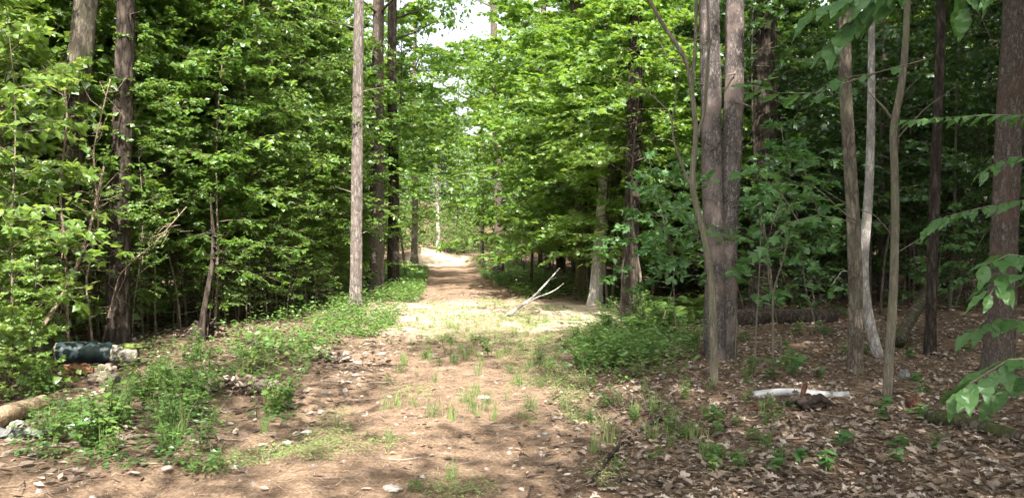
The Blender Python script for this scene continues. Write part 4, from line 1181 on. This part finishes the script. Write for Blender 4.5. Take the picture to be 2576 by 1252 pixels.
stick('long_branch', 'long pale branch lying along the bottom left verge', [(-40, 1160), (90, 1136), (200, 1122), (300, 1108), (400, 1104), (520, 1108), (610, 1116)], .020, .008, M_TWIG, 'branch', twigs=6, seed=6)
stick('stick', 'thin stick lying just above the long pale branch at the left edge', [(-20, 1128), (80, 1112), (180, 1102), (300, 1098)], .010, .005, M_TWIG, twigs=3, seed=7)
stick('stick', 'slim stick lying low against the dark stones at the far right bottom', [(2300, 1180), (2380, 1172), (2470, 1184)], .008, .004, M_TWIG, twigs=2, seed=8)
# fallen branch rising at the clearing edge
g = Geo(); p0 = gp(1275, 795); d = p0.y
Qb = poly_tube(g, [(1262, 800), (1300, 778), (1340, 748), (1372, 715), (1408, 674)], d, d + .6, 9, 3.5, 7, .06, 3, 24)
poly_tube(g, [(1318, 765), (1350, 748), (1384, 736), (1402, 726), (1418, 712)], d + .2, d + .8, 6, 2.5, 6, .06, 4, 18)
poly_tube(g, [(1362, 725), (1382, 704), (1400, 697)], d + .4, d + .7, 4, 2, 5, 0, 4, 8)
poly_tube(g, [(1230, 806), (1262, 800), (1290, 785)], d, d, 5, 7, 6, .06, 4, 8)
me = g.mesh('fallen_branch', M_SNAG); rel(Qb[0], me)
tag(link('fallen_branch', me, None, Vector(Qb[0])), 'pale forked fallen branch pointing up at the right edge of the sunny clearing', 'branch')

def log(name, label, a, b_, r, mat, cat='log', seed=1, bark=.10, sides=22, part='wood'):
    A, B = Vector(a), Vector(b_)
    q = np.linspace(0, 1, 40); P = np.array([tuple(A.lerp(B, t)) for t in q]); P[:, 2] += .02 * np.sin(q * 5)
    g = Geo(); g.tube(P - np.array(A), r * (1 - .12 * q), sides, 0, bark, seed, True, 3.2, 3)
    root = empty(name, A, label, cat)
    link(part, g.mesh(part, mat), root)
    return root, P - np.array(A)
M_TEAL = plain_mat('dark_teal_wrap', (.007, .015, .017), (.020, .036, .038), 9, .8, .55, .3)
M_MOSS = plain_mat('moss', (.05, .075, .018), (.12, .145, .04), 40, 1.0, .9, .1)
M_ROT = plain_mat('rotten_wood', (.07, .036, .02), (.20, .105, .06), 14, 1.0, .9, .1)
M_ROTG = plain_mat('grey_rotten_wood', (.07, .05, .04), (.27, .22, .18), 12, 1.0, .9, .1)
M_CHAR = plain_mat('charred_wood', (.008, .006, .005), (.05, .035, .028), 16, 1.0, .8, .2)
M_REDW = plain_mat('red_wood', (.035, .018, .012), (.105, .055, .038), 14, .8, .85, .1)
M_TAN = bark_mat('tan_log_bark', (.20, .14, .09), (.42, .32, .22), 14, 1.0, .5)
M_GREYLOG = bark_mat('grey_log_bark', (.10, .09, .075), (.27, .25, .22), 14, 1.0, .5)
M_WHITE = plain_mat('white_pole', (.16, .16, .16), (.36, .365, .38), 9, .15, .55, .3)
M_CLOTH = plain_mat('white_plastic', (.70, .70, .70), (.85, .85, .85), 25, .3, .4, .4)
M_AQUA = plain_mat('teal_plastic', (.03, .22, .22), (.05, .30, .28), 25, .2, .4, .4)
M_BLK = plain_mat('black_plastic', (.008, .008, .009), (.02, .02, .022), 25, .2, .4, .4)
M_STONE = plain_mat('pale_stone', (.22, .19, .165), (.44, .40, .36), 18, .6, .8, .2)
M_GSTONE = plain_mat('grey_stone', (.07, .07, .068), (.20, .20, .19), 16, .6, .8, .2)

LA = gp(128, 938); LB = gp(322, 936)
r_ = .115
A = Vector((LA.x, LA.y + .1, LA.z + r_ * 1.7)); B = Vector((LB.x, LB.y + .22, LB.z + r_ * 1.5))
root, P = log('fallen_log', 'short grey log with dark teal wrapping and mossy right end at the left thicket', A, B, r_, M_GREYLOG, seed=4)
g = Geo(); g.tube(P[1:27], np.full(26, r_ * 1.10) * (1 + .05 * np.sin(np.arange(26) * .9) + .04 * np.sin(np.arange(26) * 2.3)), 22, 0, .16, 8); link('wrapping', g.mesh('wrapping', M_TEAL), root)
mo = link('moss', blob('moss', M_MOSS, (.15, .075, .045), 3, 3, .4, 4), root, Vector(P[36]) + Vector((-.02, 0, r_ * .82)))
for nm, px, py, sz, mat, lab, sd in [('rotten_wood', 195, 945, (.20, .10, .075), M_ROT, 'orange brown chunk of rotten wood under the teal wrapped log', 3), ('rotten_wood', 262, 968, (.15, .11, .12), M_ROTG, 'grey crumbling stump of rotten wood in front of the mossy log end', 5),
        ('stump', 2302, 1030, (.055, .05, .08), M_REDW, 'small reddish broken stump on the dead leaves right of the kinked sapling', 7), ('bark_slab', 1945, 1034, (.20, .09, .03), M_REDW, 'reddish slab of bark lying below the left end of the white pole', 8),
        ('rotten_wood', 640, 985, (.24, .09, .075), M_ROTG, 'pinkish brown rotting log piece half sunk in the left verge', 13),
        ('stone', 40, 1080, (.06, .05, .045), M_STONE, 'rounded whitish stone by the tan log at the left edge', 15),
        ('stone', 768, 1096, (.055, .04, .022), M_STONE, 'white flat stone on the left half of the path by the bent stick', 16), ('stone', 742, 1100, (.025, .02, .015), M_STONE, 'tiny pale stone just left of the white flat stone', 17), ('stone', 1215, 1003, (.075, .05, .02), M_STONE, 'flat pale stone on the right half of the path', 18),
        ('stone', 960, 888 + 6, (.05, .04, .02), M_STONE, 'small pale stone on the path at mid distance', 19), ('stone', 1372, 1096, (.03, .025, .014), M_GSTONE, 'small grey stone near the right border of the path', 20), ('stone', 590, 1180, (.035, .02, .015), M_STONE, 'pale chip of stone at the left border of the path', 21),
        ('stone', 985, 1238, (.06, .045, .018), M_STONE, 'flat pale stone at the bottom middle of the path', 23), ('stone', 2275, 955, (.06, .05, .07), M_GSTONE, 'upright dark stone behind the kinked sapling foot', 24)]:
    p = gp(px, py)
    o = link(nm, blob(nm, mat, sz, sd, 4, .5 if nm == 'stone' else .75, 2.6 if nm == 'stone' else 3.4), None, p + Vector((0, 0, sz[2] * .45)))
    o.rotation_euler = (0, 0, random.uniform(-.4, .4)); tag(o, lab, {'rotten_wood': 'wood', 'leaf_heap': 'heap', 'bark_slab': 'bark', 'root_mass': 'roots'}.get(nm, nm))
for px, py, lab, sd in [(640, 890, 'brown heap of dry needles and leaves at the back of the left verge', 1), (818, 908, 'tan heap of dry debris right of the bright round bush', 2), (590, 985, 'low heap of dead leaves on the left verge below the brown heap', 3)]:
    p = gp(px, py); rr_ = np.random.default_rng(sd); n_ = 240
    a = rr_.uniform(0, 6.28, n_); q = rr_.uniform(0, 1, n_) ** .6
    P = np.stack([np.cos(a) * q * .30, np.sin(a) * q * .20, .17 * (1 - q ** 1.6) * rr_.uniform(.3, 1.1, n_)], 1)
    LV = Leaves(); LV.many(P, np.stack([np.cos(a + rr_.normal(0, 1, n_)), np.sin(a), rr_.normal(0, .5, n_)], 1), np.array([0, 0, 1.0]) + rr_.normal(0, .6, (n_, 3)), rr_.uniform(.04, .10, n_))
    tag(link('leaf_heap', LV.mesh('leaf_heap', CURL, M_DEADLEAF), None, p), lab, 'heap')
p = gp(520, 850); rr_ = np.random.default_rng(8); g = Geo()
for k in range(22):
    a = rr_.uniform(0, 6.28); u = np.array([math.cos(a), math.sin(a), 0]); L_ = rr_.uniform(.15, .4)
    g.tube([np.array([0, 0, .12]) + rr_.normal(0, .05, 3), u * L_ * .5 + np.array([0, 0, rr_.uniform(.1, .35)]), u * L_ + np.array([0, 0, rr_.uniform(-.02, .2)])], [.035, .022, .008], 6, 0, .2, k)
me = g.mesh('root_mass', M_DARKBARK)
tag(link('root_mass', me, None, p), 'dark tangle of roots at the back of the left thicket floor', 'roots')
# tan log, left edge
TA = gp(-45, 1098); TB = gp(88, 1040)
log('fallen_log', 'tan barkless log poking in at the bottom left edge of the picture', TA + Vector((0, 0, .07)), TB + Vector((0, .1, .08)), .085, M_TAN, seed=6)
# white pole
WA = gp(1898, 1004); WB = gp(2142, 1000)
root, P = log('white_pole', 'smooth white pole lying on the dead leaves behind a charred stump', WA + Vector((0, 0, .035)), WB + Vector((0, .05, .03)), .040, M_WHITE, 'pole', 9, .03, 16, 'shaft')
# charred stump with a red stub
p = gp(2035, 1032)
root = empty('charred_stump', p, 'charred twisted stump with a reddish upright stub in front of the white pole', 'stump')
g = Geo()
rr_ = np.random.default_rng(12)
for k in range(9):
    a = rr_.uniform(-.5, 3.6); L_ = rr_.uniform(.10, .22); dv = np.array([math.cos(a), math.sin(a) * .6 - .2, .15]); o_ = np.array([rr_.normal(0, .04), rr_.normal(0, .03), .05])
    g.tube([o_, o_ + dv * L_ * .5 + np.array([0, 0, .04]), o_ + dv * L_ + np.array([0, 0, -.03])], [.038, .03, .014], 7, 0, .2, k)
link('root', g.mesh('root', M_CHAR), root)
link('stub_base', blob('stub_base', M_CHAR, (.12, .08, .07), 31, 3, .6, 3), root, (0.02, 0, .04))
g = Geo(); g.tube([(-.03, .08, .03), (-.02, .08, .12), (.0, .08, .19), (.012, .08, .225)], [.024, .022, .024, .010], 9, 0, .2, 4); link('stub', g.mesh('stub', M_REDW), root)
# dark log on the right
DA = gp(2345, 1068); DBp = gp(2600, 1135)
root, P = log('fallen_log', 'dark mossy log lying on the dead leaves at the bottom right edge', DA + Vector((0, 0, .055)), DBp + Vector((0, .1, .06)), .068, M_DAMP, seed=10, bark=.16)
g = Geo(); g.tube([P[10], P[10] + np.array([.02, -.02, .10]), P[10] + np.array([.03, -.03, .14])], [.02, .015, .006], 6, 0, .1, 2); link('stub', g.mesh('stub', M_DARKBARK), root)
# the long dark trunk lying in the right woods
log('fallen_log', 'long dark fallen trunk lying across the shaded woods behind the white pole', gp(1850, 822) + Vector((0, 0, .12)), gp(2120, 818) + Vector((0, .4, .13)), .16, M_DARKBARK, seed=14)
log('fallen_log', 'slanting broken log in the shade left of the dark trunk, its foot lit', gp(2262, 880) + Vector((0, 0, .1)), gp(2360, 850) + Vector((0, .3, .75)), .09, M_DAMP, seed=15)
# thrown away packaging
def crumple(name, mat, sx, sy, h, seed, n=12):
    rr = np.random.default_rng(seed)
    u = np.linspace(-1, 1, n); U, W = np.meshgrid(u, u)
    z = h * (fbm(U * 1.7 + 4, W * 1.7 + 2, 0, seed) - .25) * 1.8 * (1 - .4 * (U ** 2 + W ** 2) / 2)
    V = np.stack([U * sx * (1 + .15 * (noise(W * 2, U, 0, seed) - .5)), W * sy * (1 + .2 * (noise(U * 2, W, 0, seed + 3) - .5)), np.abs(z)], -1).reshape(-1, 3)
    V2 = V.copy(); V2[:, 2] -= .004
    i = (np.arange(n - 1)[:, None] * n + np.arange(n - 1)[None, :]); q = np.stack([i, i + 1, i + n + 1, i + n], -1).reshape(-1, 4)
    g = Geo(); g.add(V, q); g.add(V2, q[:, ::-1]); return g.mesh(name, mat, False)
p = gp(215, 1086); root = empty('crumpled_packaging', p, 'crumpled white packaging with teal and black patches on the left verge', 'litter')
link('sheet', crumple('sheet', M_CLOTH, .13, .09, .13, 3), root, (-.02, .02, .01))
link('teal_patch', crumple('teal_patch', M_AQUA, .035, .04, .05, 5, 6), root, (.0, -.06, .055))
link('black_flap', crumple('black_flap', M_BLK, .09, .04, .05, 7, 7), root, (.14, -.02, .02))
p = gp(60, 1108); root = empty('grey_rag', p, 'dull grey rag or sheet lying flat by the tan log at the left edge', 'litter')
link('sheet', crumple('sheet', M_GSTONE, .20, .10, .11, 9), root); link('dark_fold', crumple('dark_fold', M_BLK, .05, .06, .07, 11, 7), root, (-.03, -.04, .03))

# ------------------------------------------------------------------ far woods closing the view
LV = Leaves(); rr_ = np.random.default_rng(99)
for k in range(2600):
    a = rr_.uniform(-.75, .75); d = rr_.uniform(68, 115)
    if a < -.2 and random.random() < .5: continue
    q = 0; x, y = math.sin(a) * d, math.cos(a) * d
    if -.16 < a < .0: zmax = 7
    else: zmax = 17
    z = gzf(x, y) + zmax * rr_.uniform(0, 1) ** 1.7 + .2
    clump_leaves(LV, (x, y, z), rr_.uniform(1.0, 2.0), 40, .36, rr_, .8)
tag(link('far_woods', LV.mesh('far_woods', DIAM, M_CAN)), 'mass of green leaves of the far woods beyond the trunks', None, None, 'stuff')
print('objects', len(bpy.data.objects), 'tris', sum(len(m.loops) - 2 * len(m.polygons) for m in bpy.data.meshes))
